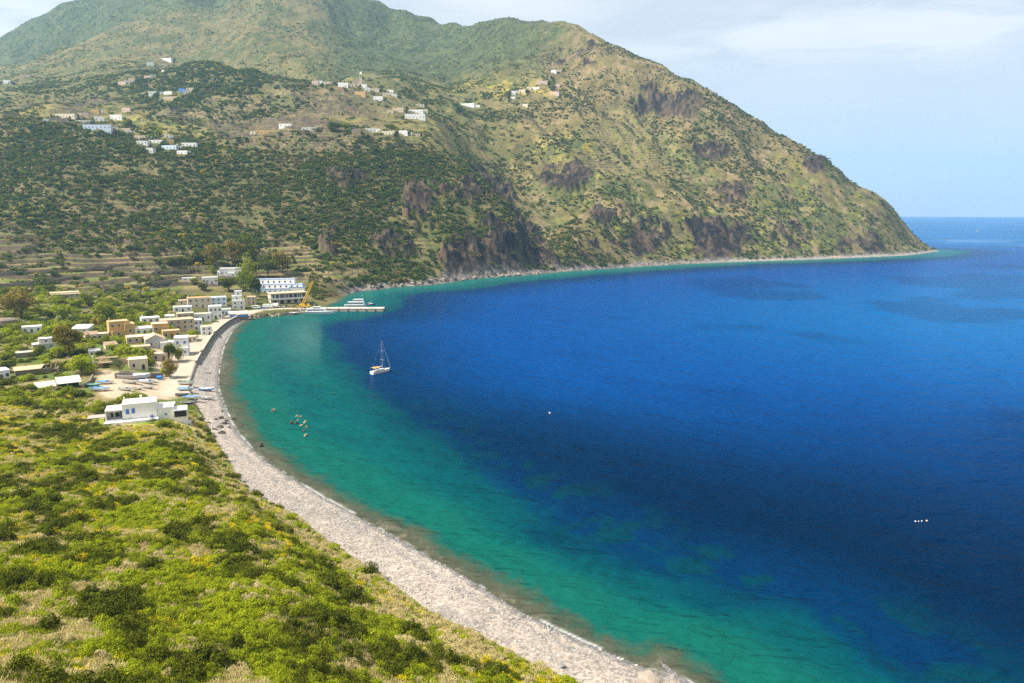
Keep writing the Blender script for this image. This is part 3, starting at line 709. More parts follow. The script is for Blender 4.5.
# --- the village round the beach: label, px, py, width, height (px), depth (m) ...
VH = [
 ("long low cream farmhouse with a white pillared porch standing among the green terraces", 66,299,25,6.5,7,6,'cream','cream','flat',dict(porch=True,wins=5)),
 ("small white flat roofed hut in the dry meadow, shaded by a lean-to", 32,333,17,6,6,-4,'white','white','flat',dict(wins=3)),
 ("white flat roofed house standing on a grey stone ground floor in the gardens", 44,349,19,7.5,7,3,'grey','white','flat',dict(blocks=[(-.5,.5,0,1,0,.62),(-.18,.46,.25,1,.62,1.25)],wins=3,name='white_house')),
 ("low grey stone hut with a flat pale roof among garden bushes", 25,357.5,16,4.5,6,0,'stone','cream','flat',dict(wins=2,cat='hut',name='stone_hut')),
 ("white cube shaped house cut by the edge of the photo beside the ruin", 2,380,15,9,7,10,'white','white','flat',dict(wins=3,chimney=True)),
 ("white house with one wide sloping white roof beside the tall airy tree", 80,333,15,6,9,-18,'white','white','mono',dict(wins=2)),
 ("little white house with a brown lean-to roof beside the drooping palm", 92,340,12,7,6,4,'white','brown','mono',dict(wins=2)),
 ("ochre two storey house with a white stair block and blue doors", 123,336.5,23,15,8,8,'ochre','tan','flat',dict(blocks=[(-.5,.28,.1,1,0,1),(.08,.5,-.15,.9,0,.8),(-.42,.08,-.2,.1,0,.4)],floors=2,wins=3,doorm=DOORB,chimney=True)),
 ("wide white flat roofed building between the two ochre houses", 145,334.5,17,6,9,4,'white','white','flat',dict(wins=3)),
 ("plain ochre block house with a thick cream cornice behind the white building", 161,333,15,9,8,5,'ochre','cream','flat',dict(wins=2)),
 ("low ochre house with a long flat roof in front of the white building", 140,343,23,6,8,5,'tan','cream','flat',dict(wins=4,name='tan_house')),
 ("grey gable fronted stone house with a tan tiled roof in the village middle", 156,348,18,13,9,4,'grey','tan','gable',dict(wins=2,name='stone_house')),
 ("white two storey house with a blue shutter at the promenade", 182,355,13,17,8,-4,'white','white','flat',dict(blocks=[(-.5,.5,0,1,0,1),(-1.5,-.5,.2,.9,0,.75),(.05,.5,-.35,0,0,.45)],floors=2,wins=2,doorm=DOORB,shut=True)),
 ("small cream house whose front is overgrown with yellow flowers", 139,370,17,10.5,7,2,'cream','cream','flat',dict(wins=2,doorm=SHADE)),
 ("low tan stone house behind the round dark tree pair", 160,361,14,7,6,-10,'tan','cream','flat',dict(wins=2)),
 ("flat tan shed behind the house with yellow flowers", 141,352,18,5,6,0,'tan','tan','flat',dict(wins=2,cat='shed',name='tan_shed')),
 ("long white roofed house behind the ochre block, chimney at its end", 151,323,17,5,7,6,'white','white','flat',dict(wins=3,chimney=True)),
 ("long pale tan terrace of houses with a brown front near the promenade", 179,330,30,10,10,8,'tan','tan','flat',dict(floors=2,wins=5,name='terrace_house')),
 ("narrow white house wedged at the end of the tan terrace", 199,331,8,11,7,10,'white','white','flat',dict(floors=2,wins=2)),
 ("brown plastered house below the long tan terrace", 172,338,16,7,6,6,'ochre','tan','flat',dict(wins=3)),
 ("white villa on the hillside above the harbour, with a long glazed front", 231,276,21,7.5,8,-5,'white','white','flat',dict(blocks=[(-.5,.5,0,1,0,1),(-.62,-.5,.2,.9,0,.6),(-.2,.4,-.25,0,0,.35)],wins=5,name='white_villa')),
 ("white single storey house with three windows below the hillside villa", 210,284,15,6.5,7,0,'white','white','flat',dict(wins=4)),
 ("low white outbuilding at the foot of the hillside terraces", 189,281,13,3,5,0,'white','white','flat',dict(wins=2,cat='outbuilding',name='white_outbuilding')),
 ("big cream house with an orange tiled roof behind the seafront", 200,308,22,10,9,3,'cream','orange','flat',dict(floors=2,wins=4,chimney=True)),
 ("small cream house with a tan roof beside the big orange roofed house", 185,305,12,4.5,6,0,'cream','tan','flat',dict(wins=2)),
 ("low white annex in front of the cream houses, blue tank on its roof", 183,312,17,5,6,2,'white','white','flat',dict(wins=3,cat='annex',name='white_annex')),
 ("bluish white two storey house beside the orange roofed house", 219,306,15,8.5,8,4,'blue','white','flat',dict(floors=2,wins=3,name='white_house')),
 ("tall white seafront house with dark upright windows", 216,319,12,12.5,8,2,'white','white','flat',dict(floors=2,wins=3,doorm=SHADE)),
 ("glass fronted seafront pavilion with a green planted roof", 226.5,315.5,9,6,6,2,'blue','green','flat',dict(wins=3,cat='pavilion',name='glass_pavilion')),
 ("white three tiered tower house at the end of the beach", 238.5,309,12,10,8,-4,'white','white','flat',dict(blocks=[(-.5,.5,0,1,0,.8),(-.5,.28,.15,.95,.8,1.25),(-.28,.3,.3,.85,1.25,1.75)],floors=2,wins=2)),
 ("small tan house behind the tower house", 251,304.5,9,7.5,7,-8,'tan','tan','flat',dict(wins=2,floors=2)),
 ("sand coloured house with an arched gate below the white annex", 186,318.5,16,5,6,4,'tan','cream','flat',dict(wins=3)),
 ("white house with a tan roof squeezed between the tan terrace and the promenade", 207,335,10,8,7,6,'white','tan','flat',dict(floors=2,wins=2)),
 ("low cream house in front of the long tan terrace", 190,342,13,5,6,4,'cream','cream','flat',dict(wins=3)),
 ("small white cube house above the long tan terrace", 170,320.5,9,4.5,6,0,'white','white','flat',dict(wins=2)),
 ("tan flat roofed house at the foot of the large mid green tree", 103,339.5,10,5.5,6,-6,'tan','cream','flat',dict(wins=2)),
 ("white garden house between the airy olive tree and the ruin", 95,356,11,5,6,0,'white','white','flat',dict(wins=2)),
 ("cream cottage with a brown tile roof among the gardens behind the ruin", 112,349,11,5.5,6,8,'cream','brown','mono',dict(wins=2)),
 ("white front row house with a dark doorway below the orange roof", 203,321,16,7,6,4,'white','cream','flat',dict(wins=3,doorm=SHADE)),
]
for (lab, px, py, w, h, dep, yaw, wa, ro, kd, ex) in VH: house(lab, px, py, w, h, dep, yaw, wa, ro, kd, **ex)

# --- the white house close to us above the beach
P = hit(141, 421); s = mpp(P)
R0 = thing('white_beach_house', 'large white flat roofed house with blue shutters alone above the stony beach', 'house', P, -math.atan2(P.x, P.y) + math.radians(-4))
def X(px): return (px - 141) * s
wl = MB(); hz = 17.5 * s
def flat_block(x0, x1, y0, y1, z0, z1):
    wl.box(x0, x1, y0, y1, z0 - (3 if z0 <= 0 else 0), z1)
    t, p = .22, .3
    wl.box(x0, x1, y0, y0+t, z1, z1+p).box(x0, x1, y1-t, y1, z1, z1+p).box(x0, x0+t, y0+t, y1-t, z1, z1+p).box(x1-t, x1, y0+t, y1-t, z1, z1+p)
    return (x0+t, x1-t, y0+t, y1-t, z1-.02, z1+.12)
r = MB()
r.box(*flat_block(X(125), X(156), 0, 7.5, 0, hz)); r.box(*flat_block(X(156)+.01, X(171.5), .5, 6, 0, 10.5 * s)); r.box(*flat_block(X(171.5)+.01, X(184), -.6, 5.5, 0, 7.0 * s))
# porch wing: back wall, two piers, lintel
r.box(*flat_block(X(110), X(125)-.01, 2.6, 7, 0, 12.5 * s))
wl.box(X(110), X(111.2), -.4, 2.6, -3, 12.5*s).box(X(111.2), X(125)-.01, -.4, -.1, -3, 4.2*s).box(X(110), X(125)-.01, -.4, 2.58, 12.5*s+.01, 12.5*s+.4)
wl.build('wall', WALLS['white'], R0); rf = r.build('roof', ROOFS['white'], R0)
MB().box(X(140.5), X(142.3), 5.4, 6.0, hz, hz+1.3).box(X(140.2), X(142.6), 5.3, 6.1, hz+1.3, hz+1.45).build('chimney', WALLS['white'], rf)
MB().box(X(125.4), X(126.6), 6.4, 7.0, hz, hz+1.0).build('chimney', WALLS['white'], rf)
for a, b, z0, z1 in ((128.2, 131.3, 8.2, 13.2), (133.4, 136.5, 8.6, 13.8)): window_on(R0, X((a+b)/2), 0, z0*s, (b-a)*s, (z1-z0)*s, pane=SHUT)
window_on(R0, X(151.3), 0, 1.6*s, 2.9*s, 3.6*s, pane=SHUT); window_on(R0, X(164), .5, 3.0*s, 1.9*s, 2.3*s, pane=SHUT); window_on(R0, X(132.5), 0, 2.2*s, 1.3*s, 1.6*s, pane=SHUT)
window_on(R0, X(120), 2.6, 4.6*s, 3.6*s, 4.5*s, pane=SHADE); window_on(R0, X(115.2), 2.6, 4.6*s, 2.2*s, 4.4*s, pane=SHADE)
door_on(R0, X(123.2), 2.6, 4.0*s, 1.3*s, 6*s, DOORB)
MB().box(X(94), X(109.8), 0, 4.2, 6.8*s, 6.8*s+.18).build('pergola_roof', mat('grey reed mat', (.33, .29, .25), .95, .25, 2), R0)
for xx, yy in ((94.5, .2), (102, .2), (109, .2), (94.5, 3.9), (102, 3.9)): MB().box(X(xx)-.12, X(xx)+.12, yy-.1, yy+.14, -2, 6.8*s).build('pergola_post', WOOD, R0)
MB().box(X(157), X(172.5), 6.6, 11, 8.5*s, 8.5*s+.18).build('rear_canopy', mat('grey canvas', (.34, .32, .30), .9, .15, 2), R0)
for xx, yy in ((157.5, 6.8), (172, 6.8), (172, 10.8)): MB().box(X(xx)-.1, X(xx)+.1, yy-.1, yy+.1, -2, 8.5*s).build('canopy_post', WOOD, R0)
MB().box(X(109), X(157), -2.6, -.42, -3, .9).build('terrace', WALLS['white'], R0)
MB().box(X(172), X(183), -.9, -.62, .4, 2.2).build('shaded_opening', SHADE, R0)

# --- hotel and restaurant above the pier
P = hit(277, 293.5); s = mpp(P)
R1 = thing('hotel', 'tiered white hotel with blue trimmed flat roofs above the pier', 'hotel', P, -math.atan2(P.x, P.y) + math.radians(-10))
wl, r, bt = MB(), MB(), MB()
for (x0, x1, y0, y1, z0, z1) in ((-19, 9, 0, 10, 0, 4.2*s), (-17, 19, 5, 15, 0, 8.2*s), (-19, 12, 12, 22, 0, 12.6*s), (9.01, 21, 1.5, 4.99, 0, 5.4*s)):
    wl.box(x0, x1, y0, y1, z0 - 5, z1); r.box(x0+.25, x1-.25, y0+.25, y1-.25, z1+.01, z1+.14)
    bt.box(x0-.05, x1+.05, y0-.05, y0+.2, z1+.02, z1+.75).box(x0-.05, x0+.2, y0+.2, y1, z1+.02, z1+.75).box(x1-.2, x1+.05, y0+.2, y1, z1+.02, z1+.75)
wl.build('wall', WALLS['white'], R1); r.build('roof', ROOFS['white'], R1); bt.build('parapet', mat('blue trim', (.26, .42, .70), .7, .1), R1)
for i in range(7): window_on(R1, -17 + i * 3.9, 0, .9, 1.3, 1.6, pane=SHUT)
for i in range(8): window_on(R1, -15 + i * 4.3, 5, 4.2*s + .9, 1.3, 1.6)
for i in range(7): window_on(R1, -17 + i * 4.3, 12, 8.2*s + .9, 1.3, 1.5)
P = hit(289, 303); s = mpp(P)
R2 = thing('restaurant', 'long flat roofed restaurant with a dark window band and white balcony below the hotel', 'restaurant', P, -math.atan2(P.x, P.y) + math.radians(14))
MB().box(-13, 13, 0, 9, -4, 10*s).build('wall', WALLS['cream'], R2); MB().box(-13.6, 13.6, -2.2, 9.4, 10*s, 10*s+.35).build('roof', ROOFS['tan'], R2)
for i in range(8): window_on(R2, -11.4 + i * 3.25, 0, 5.6*s, 2.3, 2.4)
MB().box(-15, 13.5, -2.6, -.12, 4.1*s, 4.1*s+.3).box(-15, 13.5, -2.6, -2.45, 4.1*s+.3, 4.1*s+1.3).build('balcony', WALLS['white'], R2)
for i in range(6): MB().box(-12.4 + i*5 - .15, -12.4 + i*5 + .15, -2.1, -1.8, 4.1*s+.3, 10*s).build('pillar', FRAME, R2)
for i in range(5): door_on(R2, -10 + i*5, 0, .1, 2.4, 2.3, SHADE)

# --- church with its bell tower
P = hit(358, 87); s = mpp(P)
R3 = thing('church', 'pale hill village church with a slim pointed bell tower', 'church', P, -math.atan2(P.x, P.y))
MB().box(-9, 3, 0, 16, -5, 5.5*s).box(3.01, 13, 2, 12, -5, 4.2*s).build('wall', WALLS['cream'], R3)
MB().add([(-9.4,-.4,5.5*s+.03),(3.4,-.4,5.5*s+.03),(3.4,16.4,5.5*s+.03),(-9.4,16.4,5.5*s+.03),(-3,-.4,7.4*s),(-3,16.4,7.4*s)], [(0,1,4),(2,3,5),(0,4,5,3),(1,2,5,4),(0,3,2,1)]).build('roof', ROOFS['tan'], R3)
tw = MB().box(3.1, 7.3, -2.6, 1.6, -5, 12*s).box(2.8, 7.6, -2.9, 1.9, 12*s, 12*s+.5)
tw = tw.build('bell_tower', WALLS['cream'], R3)
MB().add([(3,-2.7,12*s+.52),(7.4,-2.7,12*s+.52),(7.4,1.7,12*s+.52),(3,1.7,12*s+.52),(5.2,-.5,12*s+5)], [(0,1,4),(1,2,4),(2,3,4),(3,0,4),(3,2,1,0)]).build('spire', WALLS['white'], tw)
MB().box(4.5, 5.9, -2.66, -2.58, 9*s, 11*s).build('belfry_opening', SHADE, tw)
door_on(R3, -3, 0, .1, 2, 3.2, DOORW); window_on(R3, -3, 0, 3.6*s, 1.3, 1.6)

# --- hamlets on the hills
G1, G2, G3, G4, G5, G6 = ('houses of the hamlet on the ridge crest', 'houses of the hamlet below the ridge crest', 'houses on the wooded hill', 'houses of the church hamlet', 'houses along the plateau edge', 'houses on the spur of the dry mountain')
HAM = [
 (G1, [("long low cream house at the far end of the ridge crest hamlet", 65,118,25,5,'cream','cream'), ("tan house beside the long cream house on the ridge crest", 83,116.5,12,4.5,'tan','cream'), ("ochre house standing highest in the ridge crest hamlet", 95,113,9,4,'ochre','orange'),
   ("plain white house in the middle of the ridge crest hamlet", 99,121,11,5.5,'white','cream'), ("largest white house of the ridge crest hamlet, stepped", 116,120,15,6.5,'white','white'), ("pinkish house with a tan roof at the upper edge of the crest hamlet", 126,112,11,5,'pink','tan'),
   ("long bluish white house with a row of dark windows on the ridge crest", 97,129,32,5.2,'blue','white'), ("grey roofed low house behind the long bluish house", 83,122.5,18,2.8,'grey','grey'), ("dark low shed among the trees before the cream house", 58,120.5,22,2.5,'stone','grey'), ("small tan hut between the crest hamlet and the terraces", 126,131.5,11,4,'tan','cream'), ("small white hut with a dark door beside the tan hut", 132,132,6,3.5,'white','white')]),
 (G2, [("low tan house with a pale flat roof topping the lower hamlet", 137,138.5,22,3.4,'tan','cream'), ("white house under the low tan house", 142,144.5,13,4.5,'white','white'), ("white house with a long ochre roof in the lower hamlet", 156,143,19,3.5,'white','orange'), ("ochre cube house beside the long ochre roof", 170,143,8,4,'ochre','ochre'),
   ("wide white terraced house with blue tinted front in the lower hamlet", 169,149.5,19,5,'blue','white'), ("lowest white house of the lower hamlet, half hidden in green", 182,154,14,4,'white','white'), ("white house with two roofs at the outer end of the lower hamlet", 189,146.5,18,4.5,'white','white'), ("white house with a stair at the near corner of the lower hamlet", 149,152.5,10,5.5,'white','white'), ("tiny white hut above the lower hamlet's ochre cube", 170,137.5,5,2,'white','white')]),
 (G3, [("pink house on the shoulder of the wooded hill", 122,85,10,4,'pink','tan'), ("tall tan block house on the wooded hill's shoulder", 132,82,8,5,'tan','tan'), ("long pale house at the saddle behind the wooded hill", 148,78,10,2.8,'pink','cream'), ("white house with a sloping yard on the wooded hill", 153,94.5,10,3.8,'white','white'),
   ("white house with a grey neighbour roof on the wooded hill", 168,94.5,10,3.8,'white','cream'), ("long tan house with a row of dark openings on the wooded hill", 170,100,20,4,'tan','tan'), ("small bright blue house on the wooded hill", 182,92,8,4,'bluewall','white'), ("square tan house beside the small blue house", 190,92,9,5,'tan','tan'),
   ("lone tiny white hut high above the wooded hill", 152,65,3,2.4,'white','white'), ("tiny white cabin below the lone hut", 163,72,4,2.4,'white','white'), ("white house group highest on the far slope", 166,61,14,3.5,'white','white'), ("tan house alone on the hazy far slope", 25,77,12,3.2,'tan','cream'), ("white and tan house at the photo's edge on the far slope", 7,83.5,9,4,'white','cream')]),
 (G4, [("pink house at the outer end of the church hamlet", 315,84,8,4,'pink','tan'), ("low pale house between the pink house and the church", 328,84,11,3,'cream','cream'), ("large white house beside the church", 343,88,12,6.5,'white','white'), ("small orange house in front of the large white house by the church", 340,90.5,6,4,'ochre','orange'), ("white cube house right of the bell tower", 364,88,6,4,'white','white'),
   ("long ochre house below the church", 360,95,13,4,'ochre','tan'), ("low cream house on the slope right of the church", 374,91,12,2.8,'cream','cream'), ("bright white house with dark windows below the low cream house", 378,100,11,4.4,'white','white'), ("pale green roofed house beside the bright white house", 387.5,96,12,4,'cream','green'), ("small white house at the outer edge of the church hamlet", 390,92,8,2.5,'white','white')]),
 (G5, [("roofless tan ruin above the white terraced houses", 398,112,14,5,'tan','tan'), ("large white house with many dark windows near the ruin", 415,119,24,6,'white','white'), ("upper white house behind the large many windowed house", 416,113,17,4,'white','white'), ("small pale house on the slope above the many windowed house", 420,106.5,10,2.5,'cream','cream'),
   ("long ochre house alone on the plateau terraces", 267,134,26,4.6,'ochre','cream'), ("white house with a dark tree beside it above the ochre house", 285,127,15,3.8,'white','white'), ("low white house with a dark shadowed porch on the plateau", 309,130,17,3,'white','white'), ("dark stone hut between the plateau houses", 356,132,11,3.2,'stone','grey'),
   ("white house at the near end of the plateau row", 371,132,13,4.6,'white','white'), ("long cream house in the middle of the plateau row", 388,134.5,16,4.2,'cream','cream'), ("white block house with a grey front in the plateau row", 403,134.5,11,4.6,'white','white'), ("low tan house ending the plateau row", 415,136,12,3,'tan','tan')]),
 (G6, [("low white house with a wide roof at the foot of the dry spur", 467,106.5,18,3.8,'white','white'), ("long pink house topping the dry spur", 542,83.5,13,3.2,'pink','cream'), ("white house in the middle of the dry spur", 535,89.5,11,3,'white','cream'), ("slim white house at the spur's outer tip", 513.5,95,5,5,'white','white'), ("cream house beside the slim white house on the spur", 522,92.5,8,3.4,'cream','cream'),
   ("white and pink house with one dark window on the spur", 554.5,95,11,3.6,'pink','white'), ("low tan wall house highest on the dry spur", 558,71.5,8,2,'tan','tan'), ("small pink house behind the long pink house", 557.5,87,5,3.5,'pink','tan'), ("tiny tan hut below the spur houses", 522,106,5,2.6,'tan','tan'), ("little white hut under the slim white house", 513,99,5,2.4,'white','cream')]),
]
for grp, rows in HAM:
    for k, (lab, px, py, w, h, wa, ro) in enumerate(rows):
        house(lab, px, py, w * .84, h * .78, 5 + (k % 3) * 1.2, [-8, 6, 0, 12, -4][k % 5] - (30 if px < 260 else 14), wa, ro, 'flat', wins=max(2, min(7, int(w / 4))), group=grp, found=8.0)
qh = random.Random(12)
for grp, rows in HAM:
    for k, (lab, px, py, w, h, wa, ro) in enumerate(rows):
        if k % 2 == 0: house("small pale outbuilding squeezed in among the hill hamlet houses", px + qh.choice((-1, 1)) * w * .55, py + qh.uniform(-1.2, 1.6), qh.uniform(4, 6.5), qh.uniform(2.2, 3.2), 4.5, -20 + qh.uniform(-10, 25), qh.choice(('white', 'cream', 'white')), qh.choice(('white', 'cream')), 'flat', wins=1, group='outbuildings of the hill hamlets', name='hamlet_outbuilding', cat='outbuilding', found=6.0)
house("low tan hut alone on the pale shore of the far headland", 835, 258.5, 9, 2.2, 6, 0, 'tan', 'tan', 'flat', wins=2, cat='hut', name='shore_hut')

# ------------------------------------------------------------------ plants
def leaf_cloud(n, shape, size, seed, flat=.35, jit=.5):
    """n small leaf faces filling a crown: shape(rng) gives centres; two triangles folded per leaf"""
    r = np.random.default_rng(seed)
    P, O = shape(r, n)
    D = r.normal(size=(n, 3)); D /= np.linalg.norm(D, axis=1)[:, None]; D[:, 2] *= flat; D /= np.linalg.norm(D, axis=1)[:, None]
    Nn = r.normal(size=(n, 3)) * .5 + O * 1.1; D = D - (D * Nn).sum(1)[:, None] * Nn * .6 / (Nn**2).sum(1)[:, None]; D /= np.linalg.norm(D, axis=1)[:, None]
    B = np.cross(D, Nn); B /= np.linalg.norm(B, axis=1)[:, None] + 1e-9
    L = size * (1 + jit * (r.random(n) - .5) * 2); Wd = L * (.42 + .25 * r.random(n))
    V = np.stack([P - D*L[:, None]*.5, P + B*Wd[:, None]*.5, P + D*L[:, None]*.5, P - B*Wd[:, None]*.5], 1).reshape(-1, 3)
    return V, np.arange(n * 4).reshape(n, 4)
def lobes(k, rx, rz, seed, zc=.0, sub=.45, gap=0.0, top=0.0):
    """crown made of k overlapping lobes, hollow towards the middle, with gaps"""
    q = np.random.default_rng(seed)
    C = q.normal(size=(k, 3)); C /= np.linalg.norm(C, axis=1)[:, None]; C *= (.35 + .6 * q.random((k, 1)))
    C[:, 2] = np.abs(C[:, 2]) if top else C[:, 2]
    R = sub * (.6 + .8 * q.random(k))
    def shape(r, n):
        i = r.integers(0, k, n); d = r.normal(size=(n, 3)); d /= np.linalg.norm(d, axis=1)[:, None]
        p = C[i] + d * (R[i] * (.55 + .45 * r.random(n)**.5))[:, None]
        p[:, 0] *= rx; p[:, 1] *= rx; p[:, 2] = p[:, 2] * rz + zc
        return p, d
    return shape
def crown_mesh(name, n, shape, size, seed, m, zmin=None):
    V, Fq = leaf_cloud(n, shape, size, seed)
    if zmin is not None: V[:, 2] = np.maximum(V[:, 2], zmin)
    o = np_mesh(name, V, Fq, m, False); me = o.data; bpy.data.objects.remove(o); return me
def mesh_obj(name, me, parent=None):
    o = bpy.data.objects.new(name, me); COL.objects.link(o)
    if parent: o.parent = parent
    return o
L_GREEN = leaf_mat('bright leaves', (.220, .275, .010), (.390, .420, .020), .24)
L_MID = leaf_mat('green leaves', (.145, .185, .009), (.275, .295, .018), .2)
L_DARK = leaf_mat('dark leaves', (.055, .074, .007), (.130, .140, .012), .16)
L_OLIVE = leaf_mat('olive leaves', (.13, .105, .014), (.29, .22, .035), .25)
L_STRAW = leaf_mat('straw', (.44, .36, .15), (.66, .56, .27), .3)
L_YELL = leaf_mat('yellow blossom', (.52, .40, .010), (.74, .60, .018), .3)
L_GREY = leaf_mat('grey green leaves', (.10, .115, .045), (.20, .21, .09), .3)
BARK = mat('bark', (.11, .08, .055), .9, .3, 3)

# shrubs of the front slope -------------------------------------------------
def shrub_meshes(kind, m, n, size, k, rz, cnt, sub=.42):
    return [crown_mesh(kind, n, lobes(k, 1.0, rz, 300 + 13*i + len(kind)*7, .12, sub, top=1), size, 500 + i*3 + len(kind), m, -.25) for i in range(cnt)]
def stems_mesh(seed):
    q = random.Random(seed); b = MB()
    for i in range(6):
        a = q.uniform(0, 6.28); b.tube((.05*math.cos(a), .05*math.sin(a), -.3), (.55*math.cos(a), .55*math.sin(a), q.uniform(.3, .6)), .035, .012, 4)
    o = b.build('stems', BARK); me = o.data; bpy.data.objects.remove(o); return me
STEMS = [stems_mesh(i) for i in range(3)]
SK = {'bright': shrub_meshes('foliage', L_GREEN, 1400, .17, 14, .75, 4), 'mid': shrub_meshes('foliage', L_MID, 1600, .16, 16, .8, 4),
      'dark': shrub_meshes('foliage', L_DARK, 1800, .15, 16, .85, 4), 'straw': shrub_meshes('foliage', L_STRAW, 1200, .14, 15, .62, 4, .36),
      'yellow': shrub_meshes('foliage', L_YELL, 480, .14, 12, .5, 3, .36), 'grey': shrub_meshes('foliage', L_GREY, 560, .17, 14, .5, 3),}
SLAB = {'bright': 'bright green leafy shrub in the thicket on the slope above the beach', 'mid': 'mid green rounded bush in the thicket on the slope above the beach',
        'dark': 'dark green dense bush in the thicket on the slope above the beach', 'straw': 'dry straw coloured tussock among green bushes on the front slope',
        'yellow': 'bush covered in yellow blossom among green shrubs on the front slope', 'grey': 'pale grey green herb bush among straw tussocks on the front slope'}
SGRP = {'bright': 'bright green shrubs on the front slope', 'mid': 'mid green bushes on the front slope', 'dark': 'dark green bushes on the front slope', 'straw': 'dry tussocks on the front slope',
        'yellow': 'yellow flowering bushes on the front slope', 'grey': 'grey green herb bushes on the front slope'}
SNAME = {'bright': 'green_shrub', 'mid': 'rounded_bush', 'dark': 'dark_bush', 'straw': 'dry_tussock', 'yellow': 'flowering_bush', 'grey': 'herb_bush'}
def zone(x, y):
    """what grows where on the front slope"""
    a = fbm(x/7, y/7, 3, 301); b = fbm(x/7 + 40, y/7, 3, 302); c = fbm(x/3, y/3, 2, 303)
    return a, b, c
def front_points(n):
    u = RNG.uniform(-.80, .14, n); Y = np.exp(RNG.uniform(math.log(42), math.log(262), n)); x = u * Y
    z, I = terrain(x, Y, True)
    px, py = pix(x, Y, z)
    house = (np.abs(px - 141) < 48) & (py > 392) & (py < 426)
    keep = (I['b'] < -.8) & (I['d'] > 3) & (px > -60) & (px < 640) & (py < 740) & ~house & ((py > 402) | (px < 92)) & ((py > 392) | (px < 60))
    path = np.abs(-I['b'] - 5.2) < .6
    return [v[keep & ~path] for v in (x, Y, z, I['b'])]
fx, fy, fz, fb = front_points(75000)
za, zb, zc = zone(fx, fy)
kinds = np.full(len(fx), '', dtype=object)
r_ = RNG.random(len(fx)); r2_ = RNG.random(len(fx))
k1 = za + .55 * (zc - .5) + .26 * (RNG.random(len(fx)) - .5)
nb = (fb > -9)
kinds[(k1 > .49) & (r_ < .8)] = 'mid'
kinds[(k1 > .60) & (r_ < .9)] = 'dark'
kinds[(k1 <= .49) & (zb + .10 * (fy < 95) + .5 * (r2_ - .5) > .42) & (r_ < .85)] = 'bright'
kinds[(k1 <= .49) & (zb + .10 * (fy < 95) + .5 * (r2_ - .5) <= .42) & (r_ < .85)] = 'straw'
kinds[(k1 <= .50) & (zb <= .52) & (r_ > .93)] = 'grey'
yel = fbm(fx/11, fy/11, 2, 310)
kinds[(yel > .56) & (r_ > .55) & (r_ < .93)] = 'yellow'
kinds[nb & (r_ < .45)] = 'straw'; kinds[nb & (r_ > .95)] = 'bright'; kinds[nb & (r_ >= .45) & (r_ <= .72)] = ''
kinds[(fy > 215) & (r_ < .35)] = ''
SR_ = {'bright': (.5, 1.2), 'mid': (.55, 1.4), 'dark': (.6, 1.75), 'straw': (.5, 1.15), 'yellow': (.55, 1.25), 'grey': (.45, .9)}
# thin out by a Poisson-like test so that bushes mound together without sitting on one spot
order = RNG.permutation(len(fx)); cell = {}; pick = []
for i in order:
    k = kinds[i]
    if not k: continue
    rad = SR_[k][0] + (SR_[k][1] - SR_[k][0]) * RNG.random()**1.6
    ci, cj = int(fx[i] // 1.9), int(fy[i] // 1.9); ok = True
    for a in (-1, 0, 1):
        for b2 in (-1, 0, 1):
            for (qx, qy, qr) in cell.get((ci+a, cj+b2), ()):
                if (qx-fx[i])**2 + (qy-fy[i])**2 < (.50*(qr+rad))**2: ok = False; break
    if ok:
        cell.setdefault((ci, cj), []).append((fx[i], fy[i], rad)); pick.append((i, k, rad))
def plant(kind, i_mesh, loc, rad, rz, zs=1.0):
    o = mesh_obj(SNAME[kind], SK[kind][i_mesh % len(SK[kind])]); o.location = loc; o.rotation_euler = (0, 0, rz); o.scale = (rad, rad, rad * zs)
    return tag(o, SLAB[kind], {'straw': 'grass tussock'}.get(kind, 'bush'), SGRP[kind])
pick.sort(key=lambda t: -t[2] / fy[t[0]])
singles, rest, cnt = [], [], {}
LIM = {'bright': 110, 'mid': 130, 'dark': 140, 'straw': 90, 'yellow': 50, 'grey': 40}
for t in pick:
    i, k, rad = t
    ppx, ppy = pix(fx[i], fy[i], fz[i])
    if cnt.get(k, 0) < LIM[k] and 0 < ppx < 600 and ppy < 683: cnt[k] = cnt.get(k, 0) + 1; singles.append(t)
    else: rest.append(t)
for i, k, rad in singles:
    plant(k, int(RNG.integers(9)), (fx[i], fy[i], fz[i] - .05*rad), rad, RNG.random() * 6.28, .95 + .5 * RNG.random())

